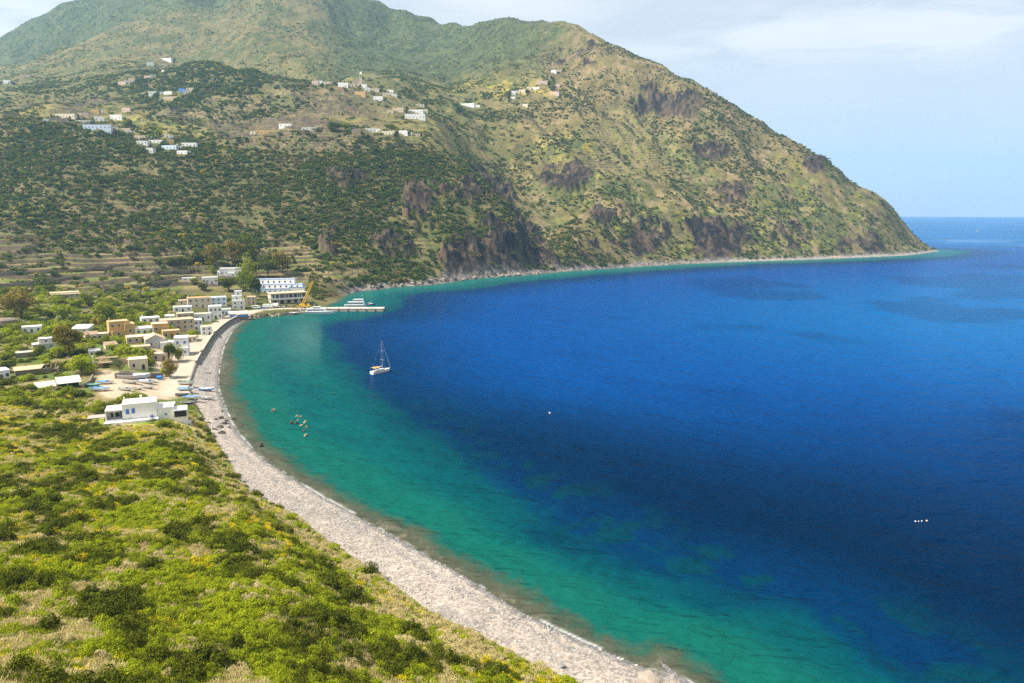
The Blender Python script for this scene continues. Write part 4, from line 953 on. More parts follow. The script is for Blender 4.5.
# masses of scrub drawn as instances ------------------------------------------
def scatter(name, protos, P, scale, idx, label=None):
    """one object: a cloud of points, each carrying one of the prototype plants"""
    me = bpy.data.meshes.new(name); me.vertices.add(len(P)); me.vertices.foreach_set('co', np.ascontiguousarray(P, np.float32).ravel())
    for an, arr, ty in (('sc', scale, 'FLOAT'), ('rz', RNG.random(len(P)) * 6.283, 'FLOAT'), ('id', idx, 'INT')):
        a = me.attributes.new(an, ty, 'POINT'); a.data.foreach_set('value', np.asarray(arr, np.int32 if ty == 'INT' else np.float32))
    me.update(); o = bpy.data.objects.new(name, me); COL.objects.link(o); tag(o, kind='stuff')
    pc = bpy.data.collections.new(name + ' plants')
    for j, pm in enumerate(protos):
        po = bpy.data.objects.new('%s_plant_%02d' % (name, j), pm); pc.objects.link(po)
    ng = bpy.data.node_groups.new(name, 'GeometryNodeTree')
    ng.interface.new_socket('Geometry', in_out='INPUT', socket_type='NodeSocketGeometry'); ng.interface.new_socket('Geometry', in_out='OUTPUT', socket_type='NodeSocketGeometry')
    gi = ng.nodes.new('NodeGroupInput'); go = ng.nodes.new('NodeGroupOutput')
    ip = ng.nodes.new('GeometryNodeInstanceOnPoints'); ci = ng.nodes.new('GeometryNodeCollectionInfo')
    ci.inputs['Collection'].default_value = pc; ci.inputs['Separate Children'].default_value = True; ci.inputs['Reset Children'].default_value = True
    def at(n, t):
        a = ng.nodes.new('GeometryNodeInputNamedAttribute'); a.data_type = t; a.inputs['Name'].default_value = n; return a.outputs['Attribute']
    cx = ng.nodes.new('ShaderNodeCombineXYZ'); ng.links.new(at('rz', 'FLOAT'), cx.inputs['Z'])
    ng.links.new(gi.outputs[0], ip.inputs['Points']); ng.links.new(ci.outputs[0], ip.inputs['Instance']); ip.inputs['Pick Instance'].default_value = True
    ng.links.new(at('id', 'INT'), ip.inputs['Instance Index']); ng.links.new(cx.outputs[0], ip.inputs['Rotation']); ng.links.new(at('sc', 'FLOAT'), ip.inputs['Scale'])
    ng.links.new(ip.outputs[0], go.inputs[0])
    md = o.modifiers.new('scatter', 'NODES'); md.node_group = ng
    return o
KI = list(SK); protos = [me for k in KI for me in SK[k]]; offs = {}; q_ = 0
for k in KI: offs[k] = q_; q_ += len(SK[k])
scatter('scrub', protos, [(fx[i], fy[i], fz[i] - .05*rad) for i, k, rad in rest], [rad for i, k, rad in rest], [offs[k] + int(RNG.integers(len(SK[k]))) for i, k, rad in rest])
# low grass and small herbs between the bushes
gxp, gyp, gzp, gbp = front_points(70000)
za, zb, zc = zone(gxp, gyp)
def tuft(seed, m, n=60):
    q = np.random.default_rng(seed); V = []; Fq = []
    for i in range(n):
        a = q.uniform(0, 6.28); rr = q.random()**.5 * .8; bx, by = rr*math.cos(a), rr*math.sin(a); h = q.uniform(.25, .7); lx, ly = q.normal(0, .22), q.normal(0, .22); w = .05
        c, s_ = math.cos(a+1.2)*w, math.sin(a+1.2)*w
        V += [(bx-c, by-s_, -.1), (bx+c, by+s_, -.1), (bx+lx+c*.4, by+ly+s_*.4, h), (bx+lx-c*.4, by+ly-s_*.4, h)]; Fq.append([4*i, 4*i+1, 4*i+2, 4*i+3])
    o = np_mesh('tuft', np.array(V), np.array(Fq), m, False); me = o.data; bpy.data.objects.remove(o); return me
TUFTS = [tuft(1, L_STRAW), tuft(2, L_STRAW), tuft(3, L_GREEN), tuft(4, L_GREEN), tuft(5, L_MID)]
g_gr = (zb + .4*(zc-.5) + .08 * (gyp < 95)) > .44
idx = np.where(g_gr, RNG.integers(2, 5, len(gxp)), RNG.integers(0, 2, len(gxp)))
sel = ~g_gr | (RNG.random(len(gxp)) < .45)
scatter('grass', TUFTS, np.stack([gxp, gyp, gzp], -1)[sel], RNG.uniform(.4, .95, len(gxp))[sel], idx[sel])

# the scrub of the hills --------------------------------------------------------
H_DARK = leaf_mat('hill scrub dark', (.038, .062, .010), (.095, .125, .018), .3)
H_MID = leaf_mat('hill scrub green', (.075, .110, .012), (.150, .175, .024), .35)
H_DRY = leaf_mat('hill scrub dry', (.15, .115, .042), (.26, .20, .08), .25)
H_YEL = leaf_mat('hill broom', (.30, .23, .02), (.45, .34, .03), .25)
HS = [crown_mesh('foliage', 90, lobes(7, 1.0, .62, 700 + i, .2, .5, top=1), .55, 800 + i, mm, -.3) for i, mm in enumerate((H_DARK, H_DARK, H_MID, H_MID, H_DRY, H_YEL))]
def hill_points(n, y0, y1, u0, u1):
    # uniform over the ground: area element of (u, lnY) is Y^2
    u = RNG.uniform(u0, u1, n); Y = np.sqrt(RNG.uniform(y0**2, y1**2, n)); x = u * Y
    z, I = terrain(x, Y, True); return x, Y, z, I
HP, HSC, HID = [], [], []
HOUSES = [(o.location.x, o.location.y) for o in COL.objects if o.get('category') in ('house', 'church', 'hut', 'outbuilding') and o.location.y > 600]
for (n, y0, y1, u0, u1) in ((135000, 470, 1050, -.85, .16), (190000, 1000, 1700, -.85, .56), (90000, 1650, 2700, -.85, .25)):
    x, y, z, I = hill_points(n, y0, y1, u0, u1); px, py = I['px'], I['py']
    g = fbm(x/55, y/55, 3, 401); h_ = fbm(x/16, y/16, 3, 402); n4 = fbm(x/160, y/160, 3, 104)
    lefth = (1 - sstep(400, 470, px)) * sstep(1010, 960, y) * sstep(600, 720, y)
    upper = sstep(985, 1040, y) * (1 - sstep(470, 520, px)) * (y < 1560)
    wood = np.exp(-(((px - 225) / 95)**4 + ((py - 92) / 34)**4)) * sstep(1100, 1160, y) * (y < 1560)
    right = sstep(470, 560, px) * sstep(860, 1000, y)
    dens = .28 + .55 * lefth + .62 * wood - .13 * upper + .14 * right  + 1.5 * (g - .5) + 1.3 * (h_ - .5)
    dens = dens - .2 * sstep(970, 1040, y) * (1 - sstep(1120, 1200, y)) * (1 - sstep(440, 470, px)) * (1 - wood)
    dens = dens * (1 - .88 * I['cl']) * (1 - I['tm'] * np.where(I['fr'] < .55, .90, .62))
    keep = (I['d'] > 7) & (z > 2) & (RNG.random(n) < dens) & (px > -60) & (px < 960) & (py < 330) & (py > -30)
    # the village ground below the hill keeps its own trees
    for hx, hy in HOUSES: keep &= ~((np.abs(x - hx) < 7) & (y > hy - 11) & (y < hy + 7))
    keep &= ~((px > 170) & (px < 310) & (py > 272)) & ((py < 298) | (px > 310)) & (y > 455) & ~((px > 48) & (px < 84) & (py > 290) & (py < 304))
    r1 = RNG.random(n)
    k = np.where(r1 < .24 + .22 * lefth + .3 * wood + .14 * right, RNG.integers(0, 2, n), np.where(r1 < .84, RNG.integers(2, 4, n), 4))
    back = (y > 1560) & (px < 540)
    k = np.where(back, np.where(r1 < .72, RNG.integers(2, 4, n), 4), k)
    k = np.where((fbm(x/40, y/40, 2, 420) > .66) & (r1 > .86), 5, k)
    s = (.65 + 3.0 * RNG.random(n)**2.8) * (1 + .3 * wood) * (1 - .18 * right) * np.where(y > 1560, .75, 1.0)
    HP.append(np.stack([x, y, z], -1)[keep]); HSC.append(s[keep]); HID.append(k[keep])
scatter('hill_scrub', HS, np.concatenate(HP), np.concatenate(HSC), np.concatenate(HID))
print('shrubs', len(singles), len(rest), 'hill', sum(len(a) for a in HP))

# loose stones on the beach ------------------------------------------------------
def stone_mesh(seed, m, rough=.25, sub=1, name='stone', flat=.65):
    import bmesh
    bm = bmesh.new(); bmesh.ops.create_icosphere(bm, subdivisions=sub, radius=1)
    q = random.Random(seed); off = q.uniform(0, 90)
    from mathutils import noise as mn
    for v in bm.verts:
        k = 1 + rough * (mn.noise(v.co * 1.3 + Vector((off, 0, 0))) * 1.6 + mn.noise(v.co * 3.1 + Vector((0, off, 0))) * .6)
        v.co = Vector((v.co.x * k, v.co.y * k * .8, v.co.z * k * flat))
    me = bpy.data.meshes.new(name); bm.to_mesh(me); bm.free(); me.materials.append(m); return me
S_PALE = mat('pale stone', (.35, .295, .245), .9, .25, .7); S_GREY = mat('grey stone', (.20, .19, .18), .9, .25, .7); S_WHITE = mat('white stone', (.47, .415, .36), .9, .15, .7)
PEB = [stone_mesh(i, (S_PALE, S_GREY, S_WHITE, S_PALE)[i]) for i in range(4)]
n = 90000; u = RNG.uniform(-.50, .30, n); Y = np.sqrt(RNG.uniform(88**2, 440**2, n)); x = u * Y
bb = look(FB, x, Y); x, Y = x[bb > .2], Y[bb > .2]; z = terrain(x, Y)
scatter('pebbles', PEB, np.stack([x, Y, z], -1), .10 + .30 * RNG.random(len(x))**3, RNG.integers(0, 4, len(x)))
# ------------------------------------------------------------------ trees, walls and ground pieces of the village
def limb_trunk(h, r, seed, spread=.5, n=5, lean=0.0):
    q = random.Random(seed); b = MB(); fork = h * q.uniform(.28, .4); top = Vector((lean, 0, fork))
    b.tube((0, 0, -1.0), top, r, r * .7, 7)
    for i in range(n):
        a = 6.283 * i / n + q.uniform(-.4, .4); k = q.uniform(.5, 1.0) * spread
        m_ = top + Vector((math.cos(a) * k * h * .22, math.sin(a) * k * h * .22, h * q.uniform(.16, .26))); e = m_ + Vector((math.cos(a) * k * h * .22, math.sin(a) * k * h * .22, h * q.uniform(.14, .3)))
        b.tube(top, m_, r * .45, r * .3, 5); b.tube(m_, e, r * .3, r * .1, 5)
    o = b.build('trunk', BARK); me = o.data; bpy.data.objects.remove(o); return me
# crowns are made for a tree one metre tall and half a metre in radius, then scaled
def crown_set(m, k, rz, n, size, sub, cnt, zc=.62):
    return [crown_mesh('crown', n, lobes(k, .38, rz, 900 + 7*i + k*3, zc, sub), size, 950 + i + k, m, .04) for i in range(cnt)]
CR = {'olive': crown_set(L_OLIVE, 15, .40, 2600, .055, .42, 3, .57), 'dark': crown_set(L_DARK, 12, .44, 2600, .06, .5, 3, .50), 'green': crown_set(L_MID, 12, .44, 2600, .06, .5, 3, .50), 'bright': crown_set(L_GREEN, 12, .44, 2600, .06, .5, 3, .50), 'pine': crown_set(L_DARK, 13, .34, 2400, .055, .45, 2, .62), 'grey': crown_set(L_GREY, 9, .36, 1200, .06, .5, 2, .54)}
TR = [limb_trunk(1.0, .035, 40 + i, .8) for i in range(3)]
def tree(label, px, py, wpx, hpx, kind, name='garden_tree', group=None):
    P = hit(px, py); s = mpp(P); w, h = wpx * s, hpx * s
    r = thing(name, label, 'tree', P - Vector((0, 0, .1)), random.uniform(0, 6.28), group)
    t = mesh_obj('trunk', random.choice(TR), r); t.scale = (w * .9, w * .9, h)
    c = mesh_obj('crown', random.choice(CR[kind]), r); c.scale = (w * 1.15, w * 1.15, h * 1.05)
    return r
TREES = [
 ("tall spreading tree with olive brown foliage standing in the upper meadow", 22,321,36,30,'olive','olive_brown_tree'), ("tall airy olive brown tree with a bare trunk in the middle of the gardens", 70,357,31,31,'olive','olive_brown_tree'),
 ("round dark green tree behind the olive brown meadow tree", 50,321,16,12,'dark','round_tree'), ("bright green tree right beside the dark round one", 63,322,20,18,'bright','bright_tree'), ("large mid green tree standing above the drooping palm", 107,323,26,22,'green','broad_tree'),
 ("bright green spreading tree below the dark round tree", 57,336,22,13,'bright','bright_tree'), ("round bright bush tree beside the airy tree's trunk", 58,358,13,12,'bright','round_tree'), ("round dark bush tree between the stone hut and the bright one", 39,358,12,12,'dark','round_tree'),
 ("broad bright green tree beside the stone ruin and the boats", 82,374,27,18,'bright','broad_tree'), ("big round dark green tree beside the white house with blue shutter", 169,361,15,19,'dark','round_tree'), ("second dark tree leaning into the big round one by the promenade", 178,361,12,15,'green','round_tree'),
 ("round yellow tipped tree at the edge of the sandy lot", 170,378,18,17,'olive','round_tree'), ("small bright tree beside the yellow tipped one", 164,376,9,8,'bright','small_tree'), ("feathery green tree at the seawall beside the white seafront houses", 194,340,12,9,'bright','small_tree'),
 ("grey green flowering tree in front of the ruin", 120,372,12,12,'grey','flowering_tree'), ("bright tree shading the shed behind the yellow flower house", 138,355,12,8,'bright','small_tree'), ("dark umbrella shaped tree standing free above the meadow", 87,306,14,15,'green','umbrella_tree'),
 ("mid green tree beside the cream farmhouse porch", 59,306,16,10,'green','small_tree'), ("second green tree in front of the cream farmhouse", 77,308,13,9,'green','small_tree'), ("green bush tree hiding the foot of the ochre house", 117,337,8,7,'grey','small_tree'),
 ("dark reddish bush tree at the ochre house's stair", 125,341,8,6,'olive','small_tree'), ("small bright tree in front of the white roofed building", 139,333,9,6,'bright','small_tree'), ("dark green tree at the photo edge behind the corner house", 9,372,16,13,'dark','round_tree'),
 ("tall dark grove tree nearest the hotel's front", 256,297,16,22,'dark','grove_tree'), ("tall green grove tree above the tower house", 244,291,18,22,'green','grove_tree'), ("wide dark grove tree below the hillside villa", 229,291,18,14,'dark','grove_tree'), ("bright topped grove tree behind the hotel's upper tier", 250,278,16,20,'green','grove_tree'),
 ("dark pine behind the hotel roof", 268,277,20,22,'pine','pine_tree'), ("brownish pine above the hillside villa", 214,266,20,20,'olive','pine_tree'), ("spreading brown pine behind the hillside villa", 233,266,24,24,'olive','pine_tree'), ("tall green pine between the hillside villa and the hotel", 252,266,20,26,'pine','pine_tree'), ("olive pine on the slope above the hotel", 283,274,22,22,'olive','pine_tree'), ("low pine at the outer edge of the pine grove", 199,264,16,14,'pine','pine_tree'),
 ("small green tree between the two white hillside houses", 214,274,8,7,'green','small_tree'), ("tree shading the low outbuilding on the terraces", 195,284,8,7,'green','small_tree'), ("bushy green tree below the three window house", 203,290,13,8,'dark','small_tree'), ("green tree under the hillside villa's terrace", 222,284,10,7,'green','small_tree'),
 ("dark lone tree among the plateau houses", 333,132,15,11,'dark','round_tree'), ("second smaller tree beside the dark plateau tree", 346,131,10,8,'green','round_tree'), ("dark round tree below the dry spur's foot houses", 460,114,9,7,'dark','round_tree'), ("yellow green tree beside the lower hamlet", 159,137,9,8,'bright','round_tree'),
 ("dark tree between the wooded hill's crest houses", 128,127,9,7,'dark','round_tree'), ("dark tree in front of the lower hamlet's white corner house", 145,154,7,7,'dark','round_tree'),
 ("dark shrubby tree left of the white beach house's pergola", 78,398,16,8,'dark','small_tree'), ("small dark tree in the dry grass near the sheds", 32,392,15,8,'dark','small_tree'), ("dark bushy tree below the dry grass bank", 72,409,15,8,'dark','small_tree'), ("green tree against the white house's pergola", 97,414,12,9,'green','small_tree'), ("grey green shrub tree by the white house's blue window", 153,423,9,7,'grey','small_tree'),
 ("green fig tree in front of the white house's low wing", 165,427,18,8,'green','small_tree'),
]
for lab, px, py, w, h, k, nm in TREES: tree(lab, px, py, w * 1.12, h * 1.08, k, nm)
for px, py, w, h, k in ((12,337,12,9,'bright'),(30,345,10,8,'green'),(92,350,11,9,'bright'),(104,344,12,9,'green'),(100,357,9,8,'dark'),(112,350,10,7,'bright'),(86,345,10,8,'bright'),(16,348,12,8,'green'),(46,366,11,8,'bright'),(66,366,9,7,'green'),(108,330,10,8,'green'),(134,326,9,7,'dark'),(36,314,12,9,'green'),(76,316,10,9,'bright'),(6,360,10,8,'green'),(125,349,9,7,'bright'),(168,328,8,6,'green'),(150,317,10,7,'dark'),(165,319,9,6,'green'),(12,310,10,8,'dark')): tree('small rounded green garden tree growing between the village houses', px, py, w, h, k, 'garden_tree', 'garden trees between the village houses')
q = random.Random(3)
for grp, rows in HAM:
    for k, (lab, px, py, w, h, wa, ro) in enumerate(rows):
        if k % 3 != 2: tree('small dark round tree beside the hill hamlet houses', px + q.choice((-1, 1)) * (w * .42 + 2.2), py + q.uniform(0, 1.2), q.uniform(4, 6.5), q.uniform(3.2, 5), q.choice(('dark', 'green')), 'hamlet_tree', 'small trees beside the hamlet houses')
# the dark hedge rows on the hillside
for k, (px, py, w) in enumerate(((170,266,18),(184,265,18),(197,262,16))):
    tree(["dark orchard tree at the outer end of the orchard row", "dark orchard tree in the middle of the orchard row", "dark orchard tree at the pine end of the orchard row"][k], px, py, w, 9, 'dark', 'orchard_tree', 'dark orchard trees on the terraces')
# palms
def palm(label, px, py, hpx, spread, droop=.9, mm=L_MID):
    P = hit(px, py); s = mpp(P); h = hpx * s * .62; R = spread * s
    r = thing('palm_tree', label, 'palm', P, random.uniform(0, 6.28)); MB().tube((0,0,-1), (.1,0,h*.5), .32, .26, 8).tube((.1,0,h*.5), (.15,.05,h), .26, .22, 8).build('trunk', BARK, r)
    b = MB(); q = random.Random(px)
    for i in range(26):
        a = 6.283 * i / 26 + q.uniform(-.1, .1); up = q.uniform(-.3, .9); pts = []
        for k in range(6):
            t = k / 5; rr = R * t * (1 - .12 * t * droop); z = h + R * (up * t - droop * 1.05 * t * t)
            pts.append(Vector((.15 + math.cos(a) * rr, .05 + math.sin(a) * rr, z)))
        sd_ = Vector((-math.sin(a), math.cos(a), 0))
        for k in range(5):
            w0 = (.42 if k else .15) * R * .35 * (1 - k / 5.5); w1 = .42 * R * .35 * (1 - (k + 1) / 5.5)
            dz = Vector((0, 0, -.12 * R))
            b.add([pts[k], pts[k+1], pts[k+1] + sd_*w1 + dz, pts[k] + sd_*w0 + dz], [(0,1,2,3)]); b.add([pts[k], pts[k] - sd_*w0 + dz, pts[k+1] - sd_*w1 + dz, pts[k+1]], [(0,1,2,3)])
    b.build('crown', mm, r)
palm("old palm with drooping brown fronds beside the ochre house", 96, 327.5, 14, 9, 1.2, L_OLIVE)
palm("tall green palm behind the ruin's pergola", 122, 358, 12, 6); palm("second green palm beside the tan shed", 130, 355, 12, 6); palm("green palm at the back of the yellow flower house", 150, 359, 13, 6); palm("bushy palm in front of the grey gable house", 143, 357, 11, 6)

# low garden plants of the village, one mass
n = 26000; u = RNG.uniform(-.80, -.22, n); Y = np.sqrt(RNG.uniform(238**2, 560**2, n)); x = u * Y; z, I = terrain(x, Y, True); px, py = I['px'], I['py']
gd = fbm(x/16, Y/16, 3, 501)
lot = ((px > 92) & (py > 369) & (py < 397)) | ((px > 150) & (py > 338)) | (px > 172) & (py > 302)
keep = (I['b'] < -2) & (I['rd'] > 7) & ~lot & (RNG.random(n) < np.clip((gd - .40) * 3.4, .05, .75)) & (px > -60) & (py > 288)
occ = [(o.location.x, o.location.y) for o in COL.objects if o.get('category') in ('house', 'hut', 'shed', 'annex', 'outbuilding')]
for (ox, oy) in occ: keep &= (np.abs(x - ox) > 6.5) | (Y < oy - 4.5) | (Y > oy + 11)
ii = np.where(keep)[0]; kk = np.where(RNG.random(len(ii)) < .4, 2, np.where(RNG.random(len(ii)) < .55, 0, 1)); kk = np.where(RNG.random(len(ii)) < .15, 3, kk)
gp = [SK['bright'][0], SK['mid'][1], SK['dark'][2], SK['straw'][0]]
scatter('undergrowth', gp, np.stack([x, Y, z], -1)[ii], .8 + 2.2 * RNG.random(len(ii))**2.2, kk)

# walls along lines of sight found on the ground
STONE_M = mat('dry stone', (.20, .16, .12), .95, .45, 1.6, bump=.9); PALE_M = mat('pale cemented stone', (.44, .37, .28), .95, .25, 1.0, bump=.5)
def wall_line(label, name, pts, h, t, m, cat='wall', drop=2.5, level=None, cap=None):
    P = [Vector(p) for p in pts]
    o = thing(name, label, cat, P[0]); b = MB(); rings = []; caps = []
    for i, p in enumerate(P):
        d = (P[min(i+1, len(P)-1)] - P[max(i-1, 0)]); d.z = 0; d.normalize(); nrm = Vector((-d.y, d.x, 0)) * t / 2
        zt = (level if level is not None else p.z + h) - P[0].z; zb = p.z - drop - P[0].z; q = p - P[0]; q.z = 0
        rings.append([q + nrm + Vector((0,0,zb)), q - nrm + Vector((0,0,zb)), q - nrm + Vector((0,0,zt)), q + nrm + Vector((0,0,zt))])
        k = nrm * 1.25; caps.append([q + k + Vector((0,0,zt+.01)), q - k + Vector((0,0,zt+.01)), q - k + Vector((0,0,zt+.16)), q + k + Vector((0,0,zt+.16))])
    b.loft(rings).build('wall_body', m, o)
    if cap: MB().loft(caps).build('coping', cap, o)
    return o
sw = [(x_ + .9 * 0, y_) for x_, y_ in BT[16*5 + 2:]]
pts = []
for x_, y_ in BT[80:]: pts.append((x_ - .4, y_, float(terrain(np.array([x_ - .4]), np.array([y_]))[0])))
wall_line("long pale seawall between the promenade and the upper beach", 'seawall', pts, 1.0, .7, STONE_M, level=3.35, cap=PALE_M, drop=3)
def gline(pp, n=6):
    A = [hit(*p) for p in pp]; out = []
    for a, b2 in zip(A[:-1], A[1:]):
        for k in range(n): 
            q = a.lerp(b2, k / n); q.z = float(terrain(np.array([q.x]), np.array([q.y]))[0]); out.append(q)
    out.append(A[-1]); return out
wall_line("grey stone retaining wall behind the boats on the sandy lot", 'retaining_wall', gline([(115,378.5),(140,377.8),(163,378)]), 2.1, .6, STONE_M)
wall_line("thin stone wall running down the meadow beside the tall olive tree", 'field_wall', gline([(20,321),(34,325),(44,328),(54,330)]), 1.2, .6, PALE_M)
wall_line("low stone wall along the path on the left of the boats", 'field_wall', gline([(93,378),(90,384),(83,388)]), 1.5, .6, STONE_M)
for lab, pp in (("dry stone terrace wall ending at the blue tarpaulin", [(112,297),(126,294),(141,292.5)]), ("long terrace wall climbing toward the low white outbuilding", [(104,291),(130,288),(160,284),(178,281)]), ("terrace wall above the cream farmhouse", [(0,287),(28,285),(60,281),(84,279)]), ("upper terrace wall crossing the open hillside", [(0,276),(40,274),(90,270),(128,265)]), ("short terrace wall under the dark orchard", [(150,276),(170,273),(190,271)])):
    wall_line(lab, 'terrace_wall', gline(pp, 8), 2.2, .8, STONE_M)
# small built pieces
def at_hit(px, py): P = hit(px, py); return P, mpp(P), -math.atan2(P.x, P.y)
P, s, a = at_hit(57, 389.5); o = thing('sheet_roofed_shed', 'pale green sheet roofed shed at the end of the boat lot', 'shed', P, a + .06)
MB().box(-6.2, -.2, 2.2, 4.6, -1.5, 2.1).box(.2, 7.4, 2.6, 4.8, -1.5, 2.8).build('wall', SHADE, o)  # walls coloured near-black as the shade under the sheet roofs
MB().add([(-6.8,-1.0,1.5),(-.1,-1.0,1.5),(-.1,5,2.5),(-6.8,5,2.5),(-6.8,-1.0,1.6),(-.1,-1.0,1.6),(-.1,5,2.6),(-6.8,5,2.6)], [(3,2,1,0),(4,5,6,7),(0,1,5,4),(1,2,6,5),(2,3,7,6),(3,0,4,7)]).build('low_roof', ROOFS['green'], o)
MB().add([(.1,-.8,2.0),(8,-.8,2.0),(8,5.4,3.5),(.1,5.4,3.5),(.1,-.8,2.1),(8,-.8,2.1),(8,5.4,3.6),(.1,5.4,3.6)], [(3,2,1,0),(4,5,6,7),(0,1,5,4),(1,2,6,5),(2,3,7,6),(3,0,4,7)]).build('high_roof', ROOFS['green'], o)
for xx in (-6.5, -.4, .3, 7.7): MB().tube((xx, -.7, -1), (xx, -.7, 1.5 if xx < 0 else 2.02), .08).build('post', WOOD, o)
P, s, a = at_hit(38, 374.5); o = thing('ruined_barn', 'long stone barn with a broken sagging roof in the gardens', 'ruin', P, a + .05)
MB().box(-7.5, 4.5, 0, .6, -2, 2.2).box(-7.5, -6.9, .6, 6, -2, 2.0).box(4, 7.6, 2.2, 6, -2, 1.2).box(-6.9, 4, 5.4, 6, -2, 2.6).box(7.0, 7.6, -.4, 2.2, -2, 2.2).build('wall', STONE_M, o)
MB().add([(-7.9,-.4,2.25),(1.2,-.4,2.25),(2.6,3,3.1),(4.9,6.3,2.7),(-7.9,6.3,2.7),(-7.9,3,3.3),(-7.9,-.4,2.45),(1.2,-.4,2.45),(2.6,3,3.3),(4.9,6.3,2.9),(-7.9,6.3,2.9),(-7.9,3,3.5)], [(5,4,3,2,1,0),(6,7,8,9,10,11),(0,1,7,6),(1,2,8,7),(2,3,9,8),(3,4,10,9),(4,5,11,10),(5,0,6,11)]).build('broken_roof', ROOFS['tan'], o)
for xx in (2.9, 4.6, 6.2): MB().tube((xx, .2, 2.3), (xx + .8, 5.8, 2.75), .12, n=5).build('bare_beam', WOOD, o)
P, s, a = at_hit(110, 366.5); o = thing('stone_ruin', 'stone ruin with a white corner pillar and dark reed pergola', 'ruin', P, a)
MB().box(-6.6, -2.4, .5, 1.1, -2, 2.4).box(.6, 7.0, 2.4, 3.0, -2, 2.6).box(6.4, 7, .2, 2.4, -2, 2.2).box(-6.6, -6.0, 1.1, 5, -2, 2.2).build('wall', WALLS['tan'], o); MB().box(-6.5, -5.6, -.4, .48, -2, 5.0).build('pillar', WALLS['white'], o)
MB().box(-5.2, 3.2, 1.15, 4.6, 3.3, 3.5).build('pergola_roof', WOOD, o); MB().box(-4.4, 1.0, -2.6, .45, 2.0, 2.2).build('lower_roof', ROOFS['brown'], o)
for xx, yy in ((-5, 1.3), (3, 1.3), (3, 4.4), (-4.2, -2.4), (.8, -2.4)): MB().tube((xx, yy, -1.5), (xx, yy, 3.3 if yy > 0 else 2.0), .1, n=6).build('pergola_post', WOOD, o)
TARP = mat('blue tarpaulin', (.05, .22, .62), .5, .1)
for lab, px, py, w in (("blue plastic water tank on the terrace, wider of the two", 146, 294, 7), ("smaller paler blue tank beside the wide blue tank", 152.5, 292, 4)):
    P, s, a = at_hit(px, py); o = thing('water_tank', lab, 'tank', P, a); w *= s
    MB().tube((-w/2, 0, .9), (w/2, 0, .9), .95, n=14).build('tank_body', TARP, o); MB().box(-w*.4, -w*.3, -.8, .8, -.8, .3).box(w*.3, w*.4, -.8, .8, -.8, .3).build('cradle', STONE_M, o)
P, s, a = at_hit(159.5, 379.5); o = thing('refuse_bin', 'blue covered bin at the corner of the sandy lot', 'bin', P, a)
MB().loft([[(-.8,-.6,0),(.8,-.6,0),(.8,.6,0),(-.8,.6,0)], [(-1,-.75,1.2),(1,-.75,1.2),(1,.75,1.2),(-1,.75,1.2)]]).build('bin_body', TARP, o); MB().loft([[(-1.05,-.8,1.21),(1.05,-.8,1.21),(1.05,.8,1.21),(-1.05,.8,1.21)], [(-.8,-.4,1.55),(.8,-.4,1.55),(.8,.4,1.55),(-.8,.4,1.55)]]).build('lid', TARP, o)
P, s, a = at_hit(8, 326); o = thing('stone_cistern', 'round grey stone cistern at the edge of the meadow', 'cistern', P, a)
MB().loft([[(math.cos(t*.3142)*5.5, math.sin(t*.3142)*4.2 + 4, -2) for t in range(20)], [(math.cos(t*.3142)*5.2, math.sin(t*.3142)*4 + 4, 3.0) for t in range(20)], [(math.cos(t*.3142)*3.4, math.sin(t*.3142)*2.6 + 4, 3.9) for t in range(20)]]).build('cistern_wall', STONE_M, o)
P, s, a = at_hit(187, 424); o = thing('garden_bench', 'low white masonry bench beside the white beach house', 'bench', P, a)
MB().box(-1.3, 1.3, -.5, .6, .3, .55).build('seat', WALLS['white'], o); MB().box(-1.3, 1.3, .61, .8, .3, 1.0).build('backrest', WALLS['white'], o); MB().box(-1.2, -.9, -.4, .5, -.5, .29).build('leg', WALLS['white'], o); MB().box(.9, 1.2, -.4, .5, -.5, .29).build('leg', WALLS['white'], o)
# wooden poles
for lab, px, py, h in (("wooden pole standing behind the sandy lot", 156.5, 378, 14), ("wooden pole on the promenade beside the tall white seafront house", 228, 317, 12)):
    P, s, a = at_hit(px, py); o = thing('utility_pole', lab, 'pole', P, a); MB().tube((0,0,-1), (0,0,h*s), .14, .09, 8).build('pole', WOOD, o); MB().box(-.7, .7, -.06, .06, h*s-.6, h*s-.45).build('crossarm', WOOD, o)
# ------------------------------------------------------------------ harbour, boats, vehicles, rocks
CONC = mat('quay concrete', (.36, .31, .25), .9, .2, .5, bump=.3)
def hull_loft(b, L, B, D, sheer=.25, stern=.75, n=13, inset=0.0, flat=.55, z0=0.0):
    """boat skin: bow at +x; a row of U shaped sections"""
    rings = []
    for i in range(n):
        t = i / (n - 1); x = -L/2 + L * t
        k = (stern + (1 - stern) * math.sin(min(t / .45, 1) * math.pi / 2)) if t < .45 else math.cos((t - .45) / .55 * math.pi / 2) ** .62
        hb = max(B / 2 * k - inset, .015); zt = D + sheer * D * (abs(t - .4) / .6) ** 2; zk = z0 + inset + (D * .55 * max(0, (t - .72) / .28) ** 2)
        rings.append([Vector((x, -hb, zt)), Vector((x, -hb * .9, zk + (zt - zk) * .45)), Vector((x, -hb * flat, zk + .08 * D)), Vector((x, 0, zk)), Vector((x, hb * flat, zk + .08 * D)), Vector((x, hb * .9, zk + (zt - zk) * .45)), Vector((x, hb, zt))])
    return rings
def skin(b, rings, closed_ends=True):
    b.loft(rings, cap=False, closed=False)
    if closed_ends: b.add(rings[0], [tuple(range(len(rings[0])))])
    return b
def gunwale(b, rings, w=.06, up=.05):
    for side in (0, -1):
        for r0, r1 in zip(rings[:-1], rings[1:]): b.tube(r0[side], r1[side], w, w, 4)
    b.tube(rings[0][0], rings[0][-1], w, w, 4); return b
